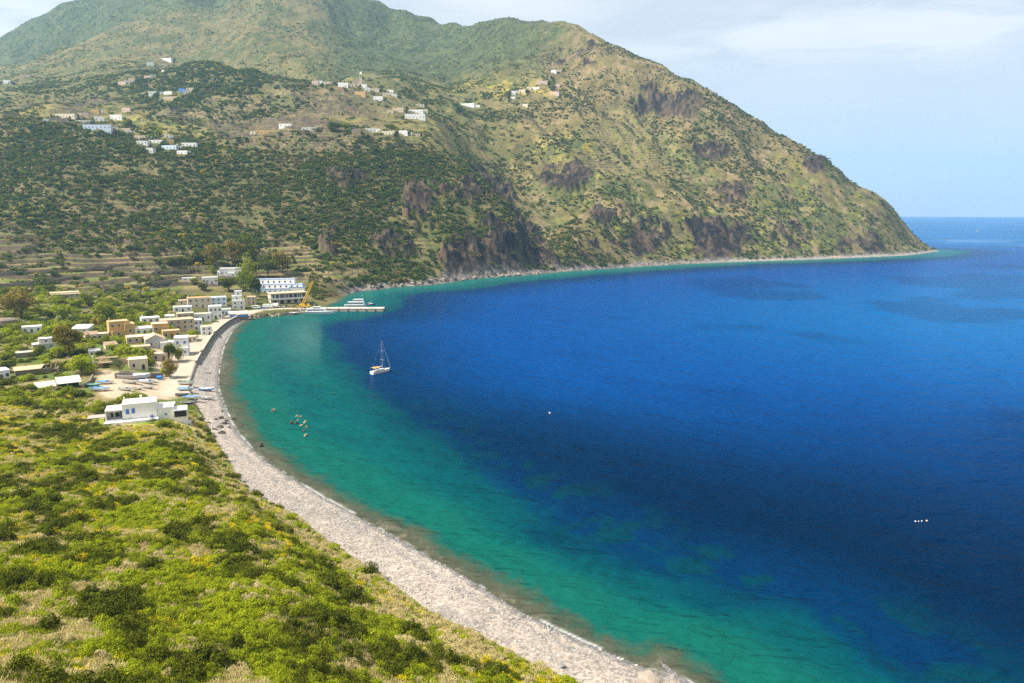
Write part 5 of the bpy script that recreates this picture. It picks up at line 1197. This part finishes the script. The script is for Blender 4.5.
PAINT = {k: mat(k + ' boat paint', c, .45, .08, 1.0, spec=.4) for k, c in {'white': (.72, .72, .70), 'blue': (.12, .30, .62), 'pale blue': (.42, .58, .74), 'navy': (.03, .06, .16), 'teal': (.04, .34, .36), 'black': (.035, .035, .04), 'green': (.04, .16, .10), 'grey': (.42, .42, .41)}.items()}
INNER = mat('boat inside', (.46, .44, .40), .8, .15, 1.0); WOODB = mat('varnished wood', (.30, .17, .07), .5, .2, 2)
def row_boat(label, px, py, wpx, yaw, hullc, inner=None, cover=None, cabin=False, group=None, name='rowing_boat', tilt=0.0, on_water=False, lift=.25):
    P = hit(px, py); s = mpp(P); L = wpx * s * 1.12; B = L * .36; D = L * .14
    o = thing(name, label, 'boat', P + Vector((0, 0, -.25 if on_water else lift)), math.radians(yaw), group); o.rotation_euler[0] = math.radians(tilt)
    R = hull_loft(None, L, B, D); skin(MB(), R).build('hull', PAINT[hullc], o, True)
    skin(MB(), hull_loft(None, L * .96, B, D * .99, inset=.07, z0=D*.18)).build('lining', PAINT[inner] if inner else INNER, o, True)
    gunwale(MB(), R, .05).build('gunwale', PAINT['white'] if hullc != 'white' else PAINT['pale blue'] if inner == 'blue' else PAINT['grey'], o)
    if cover:
        cv = [[p * 1.0 for p in (r[0], (r[0] + r[-1]) / 2 + Vector((0, 0, D * .35)), r[-1])] for r in R[1:9]]
        b = MB()
        for q in cv:
            for p in q: p.z += .06; p.y *= 1.04
        b.loft(cv, cap=False, closed=False).build('cover', PAINT.get(cover, TARP), o, True)
    else:
        for t in (-.22, .08, .3):
            x = L * t; hb = B / 2 * (.92 if t < .2 else .75); MB().box(x - .14, x + .14, -hb, hb, D * .72, D * .72 + .06).build('bench', WOODB, o)
    if cabin:
        c_ = MB().loft([[(L*.02,-B*.3,D*.9),(L*.30,-B*.24,D*.95),(L*.30,B*.24,D*.95),(L*.02,B*.3,D*.9)], [(L*.04,-B*.26,D*1.9),(L*.22,-B*.2,D*1.75),(L*.22,B*.2,D*1.75),(L*.04,B*.26,D*1.9)]]).build('cabin', PAINT['white'], o)
        MB().box(L*.06, L*.2, -B*.30, B*.30, D*1.25, D*1.6).build('window_band', GLASS, c_)
    if not on_water: MB().box(-L*.3, -L*.24, -B*.45, B*.45, -lift-.3, D*.12).box(L*.18, L*.24, -B*.45, B*.45, -lift-.3, D*.12).build('keel_blocks', WOOD, o)
    return o
LOT, BEACHG = 'boats laid up on the sandy lot', 'boats drawn up on the beach'
row_boat("white boat under a blue cover at the back of the sandy lot beside the shed", 106, 384, 14, 4, 'white', cover='tarp', cabin=True, group=LOT, name='cabin_boat')
row_boat("teal boat lying behind the long white one at the lot's end", 94, 386.5, 12, 2, 'teal', inner='teal', group=LOT)
row_boat("longest white boat in the row beside the sheet roofed shed", 101, 391, 18, -3, 'white', inner='blue', group=LOT, name='fishing_boat')
row_boat("white open boat below the stone retaining wall, nearer the ruin", 131, 383.5, 14, 5, 'white', group=LOT)
row_boat("white boat with blue inside below the retaining wall, nearer the bin", 147, 383.5, 15, -6, 'white', inner='blue', group=LOT, cover='pale blue')
row_boat("white cabin boat in the front row of the sandy lot", 126, 390.5, 13, -2, 'white', cabin=True, group=LOT, name='cabin_boat')
row_boat("grey tilted boat squeezed in the middle of the lot's front row", 138, 389.5, 9, 12, 'grey', group=LOT, tilt=14)
row_boat("white boat with dark shadowed keel ending the lot's front row", 148, 388.5, 12, 3, 'white', inner='grey', group=LOT)
row_boat("long narrow pale boat lying along the foot of the retaining wall", 135, 379.3, 28, 2, 'grey', inner='white', group=LOT, name='long_boat')
row_boat("white boat with a green stern nearest the seawall's end on the beach", 187, 384.5, 16, -8, 'white', inner='green', group=BEACHG)
row_boat("pale blue covered boat next behind the white and green one", 186, 390.5, 14, 4, 'pale blue', cover='blue', group=BEACHG)
row_boat("blue boat lying alone closest to the water", 206.5, 391, 13.5, -3, 'blue', inner='pale blue', group=BEACHG)
row_boat("black boat between the pale blue one and the long blue white one", 182.5, 396, 12, 6, 'black', inner='black', group=BEACHG)
row_boat("long white boat with a blue rim in the middle of the beach row", 192.5, 399.5, 16, -4, 'white', inner='blue', group=BEACHG, name='fishing_boat')
row_boat("slim white boat next to the long blue rimmed one, toward the water", 206.5, 399.5, 13, -6, 'white', inner='grey', group=BEACHG)
row_boat("dark navy boat lowest of the beach row, near the white house", 188.5, 404.5, 12, -2, 'navy', inner='navy', group=BEACHG)
row_boat("tiny white boat alone on the grey beach beside the seawall", 208.5, 373.5, 5.5, 10, 'white', group=BEACHG)

# pier, quay and rubble
A = Vector((*on_level(299, 311.5), 0)); B_ = Vector((*on_level(383, 311.5), 0))
ax = (B_ - A); Lp = ax.length; ang = math.atan2(ax.y, ax.x)
o = thing('pier', 'long low concrete pier reaching into the bay', 'pier', A, ang)
MB().box(-14, Lp, 0, 8.5, -3, 1.9).build('pier_body', CONC, o); MB().box(-14, Lp + .1, -.12, 8.6, 1.91, 2.15).build('coping', mat('pale quay slab', (.50, .43, .34), .9, .15, .6), o)
for k in range(7): MB().tube((4 + k * 8, .8, 2.15), (4 + k * 8, .8, 2.75), .22, .28, 8).build('bollard', PAINT['black'], o)
for k in range(9): MB().box(2 + k * 6.5, 2.5 + k * 6.5, -.35, -.13, -.6, 1.8).build('fender', PAINT['black'], o)
def boulder(label, name, px, py, wpx, hpx, m, seed, group=None, on_sea=False, cat='rock', stretch=1.0):
    P = hit(px, py); s = mpp(P); me = stone_mesh(seed, m, .45, 3, name, 1.0)
    o = bpy.data.objects.new(name, me); COL.objects.link(o); o.location = P + Vector((0, 0, hpx * s * .12)); o.rotation_euler = (0, 0, seed * 1.3); k = wpx * s / 2; o.scale = (k * stretch, k, hpx * s * .62)
    return tag(o, label, cat, group)
ROCKD = mat('dark volcanic rock', (.085, .07, .055), .9, .4, .6, bump=.8); ROCKT = mat('tan weathered rock', (.30, .235, .135), .9, .35, .8, bump=.7); ROCKP = mat('pale pitted rock', (.30, .25, .195), .9, .35, 1.2, bump=.9)
q = random.Random(5)
for k in range(34):
    px = 243 + k * 1.75; boulder("dark boulder in the rubble bank below the harbour quay", 'bank_boulder', px, 319.5 - (px - 243) * .085 - q.uniform(0, 2.5), q.uniform(2.6, 4.6), q.uniform(2, 3.6), ROCKD if q.random() < .7 else ROCKT, 60 + k, 'boulders of the harbour bank')
for k in range(40):
    px = q.uniform(345, 545); t = (px - 345) / 200; base = 296.5 - 21.5 * min(1, t ** .55) if px < 545 else 275
    u_, w_ = ray(px, base); boulder("shore boulder along the foot of the dark cliff", 'shore_boulder', px, base - q.uniform(.3, 2.2), q.uniform(2.2, 5), q.uniform(1.4, 2.8), (ROCKD, ROCKT, ROCKP)[q.randrange(3)], 120 + k, 'boulders along the cliff shore')
for lab, px, py, w, h in [("rock with a pale top standing alone in the shallows near the boats", 273.5, 411.5, 3.4, 4.2), ("flat tan rock farthest out of the reef cluster, its longest one", 297, 416.2, 3.6, 1.8), ("small flat rock beside the longest outer reef rock", 300.5, 417, 2.4, 1.6), ("double dark rock on the beach side of the reef", 291.6, 424, 3.6, 4.6),
      ("brown rock right behind the double dark one", 296.5, 423.5, 3.0, 3.4), ("small brown rock above the brown one", 298, 420.5, 2.2, 1.8), ("slanting tan rock on the sea side of the reef", 305, 422.5, 4.2, 2.6), ("low tan rock in the centre of the reef", 301.5, 426, 3.2, 2.2),
      ("tan rock with a white top below the slanting one", 307, 427.5, 2.6, 3.2), ("flat dark rock below the reef's centre", 303.5, 431.5, 3.0, 2.0), ("twin tan rocks nearest the camera in the reef", 306, 436, 4.0, 3.2), ("dark round rock at the water's edge beside the stony beach", 261, 446.5, 4.6, 4.6)]:
    boulder(lab, 'sea_rock', px, py, w, h, ROCKT if 'dark' not in lab else ROCKD, int(px * 7) % 300, 'rocks standing in the shallows')
for k, (px, py, w, h) in enumerate([(221,418.5,5.5,3), (226.5,421,3.4,2.4), (233,419,4,2.2), (216,419.5,4.5,1.6), (225,424,5,2.8), (220,427,7.5,2), (214.5,429.5,4.5,2), (222,433,6.5,2.6), (213.5,436.5,5.5,1.8), (229,427.5,2.8,1.4), (222,411.5,3.2,2), (209,423,3,1.4), (242,425.5,3,1.4)]):
    boulder("dark flat rock slab in the cluster across the upper beach", 'beach_rock', px, py, w, h, ROCKD, 400 + k, 'dark rocks on the beach', stretch=1.3)
boulder("large pale pitted boulder at the end of the beach by the water", 'shore_rock', 655, 690, 42, 14, ROCKP, 7)
boulder("smaller pale boulder beside the large one, half in the water", 'shore_rock', 676, 688, 15, 8, ROCKP, 21)
boulder("low pale boulder on the stones next to the large one", 'shore_rock', 632, 689, 16, 5, ROCKP, 33)
boulder("grey block lying alone on the pale pebbles", 'beach_block', 562, 667, 8, 4.5, mat('grey block', (.22, .21, .2), .9, .3, 1), 45)

# sailing yacht
Ps = Vector((*on_level(381, 372.5), 0)); s = mpp(Ps); Ly = 10.6
Y0 = thing('sailing_yacht', 'white sailing yacht at anchor with bare mast and orange awning', 'yacht', Ps, math.atan2(8.5, 7.0))
R = hull_loft(None, Ly, 3.6, 1.25, .12, .72, 17, z0=-.5); skin(MB(), R).build('hull', PAINT['white'], Y0, True)
dk = MB()
for r0, r1 in zip(R[:-1], R[1:]): dk.add([r0[0] - Vector((0,0,.06)), r0[-1] - Vector((0,0,.06)), r1[-1] - Vector((0,0,.06)), r1[0] - Vector((0,0,.06))], [(0,1,2,3)])
dk.build('deck', mat('teak deck', (.60, .57, .51), .8, .1, 2), Y0); gunwale(MB(), R, .05).build('toe_rail', PAINT['navy'], Y0)
cb = MB().loft([[(-1.8,-1.1,1.2),(2.6,-.8,1.25),(2.6,.8,1.25),(-1.8,1.1,1.2)], [(-1.7,-.95,1.75),(2.0,-.6,1.6),(2.0,.6,1.6),(-1.7,.95,1.75)]]).build('cabin', PAINT['white'], Y0); MB().box(-1.4, 1.2, -1.06, 1.06, 1.4, 1.55).build('window_band', GLASS, cb)
MB().box(-4.6, -2.1, -.8, .8, .75, 1.17).build('cockpit', INNER, Y0)
ALU = mat('aluminium spar', (.55, .54, .52), .35, .05, 1, metal=.6)
mast = MB().tube((.9, 0, 1.2), (.9, 0, 14.2), .11, .07, 8).build('mast', ALU, Y0)
for zz, w_ in ((5.6, 1.35), (9.6, 1.05)): MB().tube((.9, -w_, zz), (.9, w_, zz), .05, .05, 6).build('spreader', ALU, mast)
MB().tube((.9, 0, 2.5), (-3.6, 0, 2.6), .09, .08, 8).build('boom', ALU, Y0); MB().tube((.7, 0, 2.75), (-3.4, 0, 2.8), .22, .14, 8).build('furled_sail', mat('sail cover', (.60, .60, .58), .8, .1), Y0)
MB().tube((5.5, 0, 1.5), (.95, 0, 14.0), .065, .04, 6).build('furled_jib', mat('furled jib', (.66, .65, .62), .8, .1), Y0)
rg = MB().tube((-5.6, 0, 1.3), (.85, 0, 14.1), .013, .013, 4)
for sd_ in (-1, 1): rg.tube((.7, sd_*1.7, 1.25), (.9, sd_*1.35, 5.6), .013, .013, 4).tube((.9, sd_*1.35, 5.6), (.9, sd_*1.05, 9.6), .013, .013, 4).tube((.9, sd_*1.05, 9.6), (.9, 0, 14.0), .013, .013, 4)
rg.build('rigging', ALU, Y0)
MB().loft([[(-5.0,-1.4,2.75),(-5.0,0,3.05),(-5.0,1.4,2.75)], [(-3.4,-1.45,2.8),(-3.4,0,3.15),(-3.4,1.45,2.8)], [(-1.7,-1.4,2.75),(-1.7,0,3.05),(-1.7,1.4,2.75)]], cap=False, closed=False).build('awning', mat('orange awning', (.62, .32, .10), .8, .1), Y0)
fr = MB()
for x in (-4.9, -1.8):
    for sd_ in (-1, 1): fr.tube((x, sd_*1.35, 1.2), (x, sd_*1.38, 2.75), .035, .035, 5)
fr.build('awning_frame', ALU, Y0)
# white motor ferry and passenger boat at the pier
def motor_vessel(label, name, px, py, L, yaw, decks, mastz, lower='white'):
    P0 = Vector((*on_level(px, py), 0)); o = thing(name, label, 'boat', P0, yaw)
    B = L * .24; D = L * .085
    R = hull_loft(None, L, B, D, .25, .9, 17, z0=-.6); skin(MB(), R).build('hull', PAINT['white'], o, True)
    b = MB()
    for r0, r1 in zip(R[:-1], R[1:]): b.add([r0[0] - Vector((0,0,.05)), r0[-1] - Vector((0,0,.05)), r1[-1] - Vector((0,0,.05)), r1[0] - Vector((0,0,.05))], [(0,1,2,3)])
    b.build('deck', INNER, o)
    st = MB()
    for p0, p1 in zip(R[:-1], R[1:]): 
        for sd_ in (0, -1): st.tube(p0[sd_] - Vector((0,0,.25*D)), p1[sd_] - Vector((0,0,.25*D)), .07, .07, 4)
    st.build('rubbing_strake', PAINT['navy'], o)
    z = D * .98
    for k, (x0, x1, h, rake) in enumerate(decks):
        w0 = B * (.44 - .06 * k); c_ = MB().loft([[(x0*L,-w0,z),(x1*L,-w0*.8,z),(x1*L,w0*.8,z),(x0*L,w0,z)], [(x0*L,-w0*.94,z+h),((x1-rake)*L,-w0*.7,z+h),((x1-rake)*L,w0*.7,z+h),(x0*L,w0*.94,z+h)]]).build('superstructure', PAINT['white'], o)
        MB().loft([[(x0*L+.5,-w0*1.0,z+h*.42),((x1-rake*.5)*L+.02,-w0*.80,z+h*.42),((x1-rake*.5)*L+.02,w0*.80,z+h*.42),(x0*L+.5,w0*1.0,z+h*.42)], [(x0*L+.5,-w0*.99,z+h*.78),((x1-rake*.8)*L+.03,-w0*.76,z+h*.78),((x1-rake*.8)*L+.03,w0*.76,z+h*.78),(x0*L+.5,w0*.99,z+h*.78)]]).build('window_band', GLASS, c_)
        z += h + .02
    MB().tube((decks[-1][0]*L + 1, 0, z), (decks[-1][0]*L + .4, 0, z + mastz), .1, .05, 6).box(decks[-1][0]*L + .2, decks[-1][0]*L + 1.1, -.7, .7, z + mastz * .55, z + mastz * .6).build('radar_mast', ALU, o)
    rl = MB()
    for i in range(8): x = L * (.12 + .045 * i); hb = B * .36 * (1 - .09 * i); rl.tube((x, -hb, D), (x, -hb, D + .9), .03, .03, 4).tube((x, hb, D), (x, hb, D + .9), .03, .03, 4)
    rl.build('bow_rail', ALU, o); return o
motor_vessel("sleek white motor ferry moored along the near side of the pier", 'motor_ferry', 320, 313.8, 20.5, ang - .02, [(-.42, .22, 2.0, .10), (-.22, .08, 1.3, .07)], 2.4)
motor_vessel("white passenger boat moored on the far side of the pier", 'passenger_boat', 355, 306.6, 16, ang + math.pi + .03, [(-.44, .36, 2.4, .04), (-.40, .12, 1.9, .06)], 4.6)
row_boat("pale tan open boat moored between the ferry and the rubble bank", 292, 314.2, 13, 4, 'grey', inner='white', name='moored_boat', on_water=True)
# small yacht beyond the pier head
P0 = Vector((*on_level(371, 305), 0)); o = thing('small_yacht', 'small bare masted yacht behind the pier head', 'yacht', P0, .5)
R = hull_loft(None, 7, 2.4, .8, z0=-.4); skin(MB(), R).build('hull', PAINT['navy'], o, True); MB().box(-2.6, 2.2, -.85, .85, .6, .78).build('deck', INNER, o); MB().box(-1, 1.4, -.7, .7, .79, 1.2).build('cabin', PAINT['white'], o); MB().tube((.4,0,1.2), (.4,0,9.5), .07, .05, 6).build('mast', ALU, o); MB().tube((.4,0,1.9), (-2.4,0,2.0), .12, .1, 6).build('boom', PAINT['white'], o)
# far sail, floats, buoy
P0 = Vector((*on_level(977.5, 232), 0)); o = thing('distant_yacht', 'tiny white sailing boat far out near the horizon', 'yacht', P0, .3)
R = hull_loft(None, 14, 4, 1.4, z0=-.5); skin(MB(), R).build('hull', PAINT['white'], o, True); MB().tube((1,0,1), (1,0,17), .15, .1, 6).build('mast', ALU, o); MB().add([(.8,0,2.2),(-5.5,.5,2.4),(.8,0,16.5),(.8,.05,2.2),(-5.5,.55,2.4),(.8,.05,16.5)], [(0,1,2),(5,4,3),(0,3,4,1),(1,4,5,2),(2,5,3,0)]).build('sail', PAINT['white'], o)
def buoy(label, px, py, wpx, m, group=None):
    P0 = Vector((*on_level(px, py), 0)); s = mpp(P0); o = thing('mooring_buoy', label, 'buoy', P0, 0, group); r = wpx * s / 2
    MB().loft([[(math.cos(t*.524)*r*k, math.sin(t*.524)*r*k, z*r) for t in range(12)] for k, z in ((.5,-.6),(.9,-.3),(1,.1),(.85,.55),(.4,.85),(.12,.95))]).build('float', m, o, True); MB().tube((0,0,.9*r), (0,0,1.5*r), r*.1, r*.1, 6).build('ring_stem', ALU, o)
FLO = mat('float white', (.5, .5, .5), .6, .1)
FG = 'white floats drifting on the deep water'
buoy("lone grey buoy in the middle of the bay", 549.8, 413.2, 2.4, PAINT['grey'])
buoy("largest white float, at the outer end of the drifting row", 915.4, 521.5, 1.9, FLO, FG); buoy("middle white float of the drifting row", 918.6, 521.5, 1.5, FLO, FG); buoy("greenish white float ending the drifting row", 921.8, 521.2, 1.7, FLO, FG)
buoy("tan float apart from the white drifting row", 926.8, 520.9, 2.2, mat('tan float', (.60, .42, .24), .6, .1), FG)
# harbour vehicles
TYRE = mat('tyre rubber', (.02, .02, .02), .9, .1)
def vehicle(label, name, px, py, L, yaw, col, kind, cat):
    P0 = hit(px, py); o = thing(name, label, cat, P0, yaw); W_ = 2.0 if kind != 'car' else 1.75
    if kind == 'van':
        MB().loft([[(-L/2,-W_/2,.35),(L/2,-W_/2,.35),(L/2,W_/2,.35),(-L/2,W_/2,.35)], [(-L/2,-W_/2,1.25),(L/2,-W_/2,1.15),(L/2,W_/2,1.15),(-L/2,W_/2,1.25)], [(-L/2+.05,-W_/2+.1,2.3),(L/2-1.2,-W_/2+.1,2.3),(L/2-1.2,W_/2-.1,2.3),(-L/2+.05,W_/2-.1,2.3)]]).build('body', col, o)
        MB().box(-L/2+.5, L/2-1.3, -W_/2-.0, W_/2+.0, 1.4, 1.95).build('window_band', GLASS, o)
    elif kind == 'truck':
        MB().loft([[(L/2-1.8,-W_/2,.5),(L/2,-W_/2,.5),(L/2,W_/2,.5),(L/2-1.8,W_/2,.5)], [(L/2-1.8,-W_/2,2.4),(L/2-.35,-W_/2,2.4),(L/2-.35,W_/2,2.4),(L/2-1.8,W_/2,2.4)]]).build('cab', col, o); MB().box(L/2-.5, L/2-.02, -W_/2+.15, W_/2-.15, 1.5, 2.1).build('windscreen', GLASS, o)
        MB().box(-L/2, L/2-1.95, -W_/2, W_/2, .75, 2.9).build('cargo_box', PAINT['white'], o); MB().box(-L/2, L/2-1.0, -.45, .45, .45, .74).build('chassis', TYRE, o)
    else:
        MB().loft([[(-L/2,-W_/2,.35),(L/2,-W_/2,.35),(L/2,W_/2,.35),(-L/2,W_/2,.35)], [(-L/2,-W_/2,.85),(L/2,-W_/2,.75),(L/2,W_/2,.75),(-L/2,W_/2,.85)]]).build('body', col, o); MB().loft([[(-L/2+.3,-W_/2+.05,.86),(L/2-1.1,-W_/2+.05,.82),(L/2-1.1,W_/2-.05,.82),(-L/2+.3,W_/2-.05,.86)], [(-L/2+.7,-W_/2+.2,1.42),(L/2-1.9,-W_/2+.2,1.42),(L/2-1.9,W_/2-.2,1.42),(-L/2+.7,W_/2-.2,1.42)]]).build('cabin', GLASS, o)
    for x in (-L/2+.9, L/2-.9):
        for y in (-W_/2+.02, W_/2-.02): MB().tube((x, y-.12, .36), (x, y+.12, .36), .38, .38, 12).build('wheel', TYRE, o)
    return o
vehicle("white van parked on the quay beside the small tan house", 'parked_van', 256, 308.6, 5.4, .1, PAINT['white'], 'van', 'van')
vehicle("white box truck on the quay in front of the restaurant", 'box_truck', 268, 308.2, 7, .05, PAINT['white'], 'truck', 'truck'); vehicle("second shorter white truck behind the first on the quay", 'box_truck', 275, 307.2, 5.6, 2.9, PAINT['white'], 'truck', 'truck')
vehicle("small white car between the trucks and the crane", 'parked_car', 282, 307.6, 4.2, .2, PAINT['white'], 'car', 'car'); vehicle("dark blue car parked next to the white van", 'parked_car', 263, 309.2, 4.2, 0, PAINT['blue'], 'car', 'car'); vehicle("grey car parked on the quay under the restaurant", 'parked_car', 287, 306.8, 4.1, .3, PAINT['grey'], 'car', 'car')
# yellow mobile crane
CY = mat('crane yellow', (.62, .38, .02), .5, .1, 1); P0 = hit(304, 307.6); o = thing('mobile_crane', 'yellow mobile crane with raised boom on the quay', 'crane', P0, ang)
MB().box(-4.6, 4.2, -1.3, 1.3, .75, 1.5).build('chassis', CY, o); MB().loft([[(2.5,-1.2,1.52),(4.3,-1.2,1.52),(4.3,1.2,1.52),(2.5,1.2,1.52)], [(2.6,-1.1,2.9),(3.8,-1.1,2.9),(3.8,1.1,2.9),(2.6,1.1,2.9)]]).build('driver_cab', CY, o)
sl = MB().box(-3.4, 1.2, -1.3, 1.3, 1.52, 2.6).build('slewing_body', CY, o); MB().box(-.2, 1.6, .3, 1.35, 2.61, 3.9).build('operator_cab', GLASS, sl); MB().box(-4.2, -3.42, -1.3, 1.3, 1.6, 3.1).build('counterweight', TYRE, sl)
bm_ = MB(); a0, a1 = Vector((-.6, 0, 2.5)), Vector((7.2, 0, 18.5)); d = (a1 - a0).normalized(); nn = Vector((0, 1, 0)); mm_ = d.cross(nn)
C4 = [nn*.55 + mm_*.55, nn*.55 - mm_*.55, -nn*.55 - mm_*.55, -nn*.55 + mm_*.55]
for c_ in C4: bm_.tube(a0 + c_ * 1.2, a1 + c_ * .7, .34, .26, 5)
for k in range(10):
    t0, t1 = k / 10, (k + 1) / 10
    for i in range(4): bm_.tube(a0.lerp(a1, t0) + C4[i] * (1.2 - .5*t0), a0.lerp(a1, t1) + C4[(i+1) % 4] * (1.2 - .5*t1), .14, .14, 4)
bm_.build('boom', CY, o); MB().tube(a0 + Vector((2.4,0,.3)), a0.lerp(a1, .35), .22, .16, 8).build('lift_ram', ALU, o); hk = MB().tube(a1, a1 - Vector((0,0,7)), .05, .05, 4).box(a1.x-.25, a1.x+.25, -.2, .2, a1.z-7.9, a1.z-7).build('hook_block', TYRE, o)
for x in (-3.6, -2.2, 1.4, 3.4):
    for y in (-1.25, 1.25): MB().tube((x, y-.2, .5), (x, y+.2, .5), .52, .52, 12).build('wheel', TYRE, o)
vehicle("low yellow loader parked at the foot of the crane", 'small_loader', 295, 307.8, 4.4, .1, CY, 'car', 'loader')
# beach bar with its canopy
P0 = hit(239, 317.4); s = mpp(P0); o = thing('beach_bar', 'beach bar under a white canopy with blue side panels', 'beach bar', P0, -math.atan2(P0.x, P0.y) + .12)
MB().loft([[(-6,-.5,2.9),(6,-.5,2.9),(6,4.5,3.5),(-6,4.5,3.5)], [(-6,-.5,3.05),(6,-.5,3.05),(6,4.5,3.65),(-6,4.5,3.65)]]).build('canopy', PAINT['white'], o); MB().box(-5.6, 5.6, -.3, -.15, .4, 1.9).build('side_panel', PAINT['blue'], o); MB().box(-5.7, 5.7, -.6, 4.4, -3.5, .35).build('deck', STONE_M, o)
for x in (-5.7, -2, 2, 5.7):
    for y in (-.35, 4.3): MB().tube((x, y, .35), (x, y, 2.95 if y < 0 else 3.5), .07, .07, 6).build('post', FRAME, o)
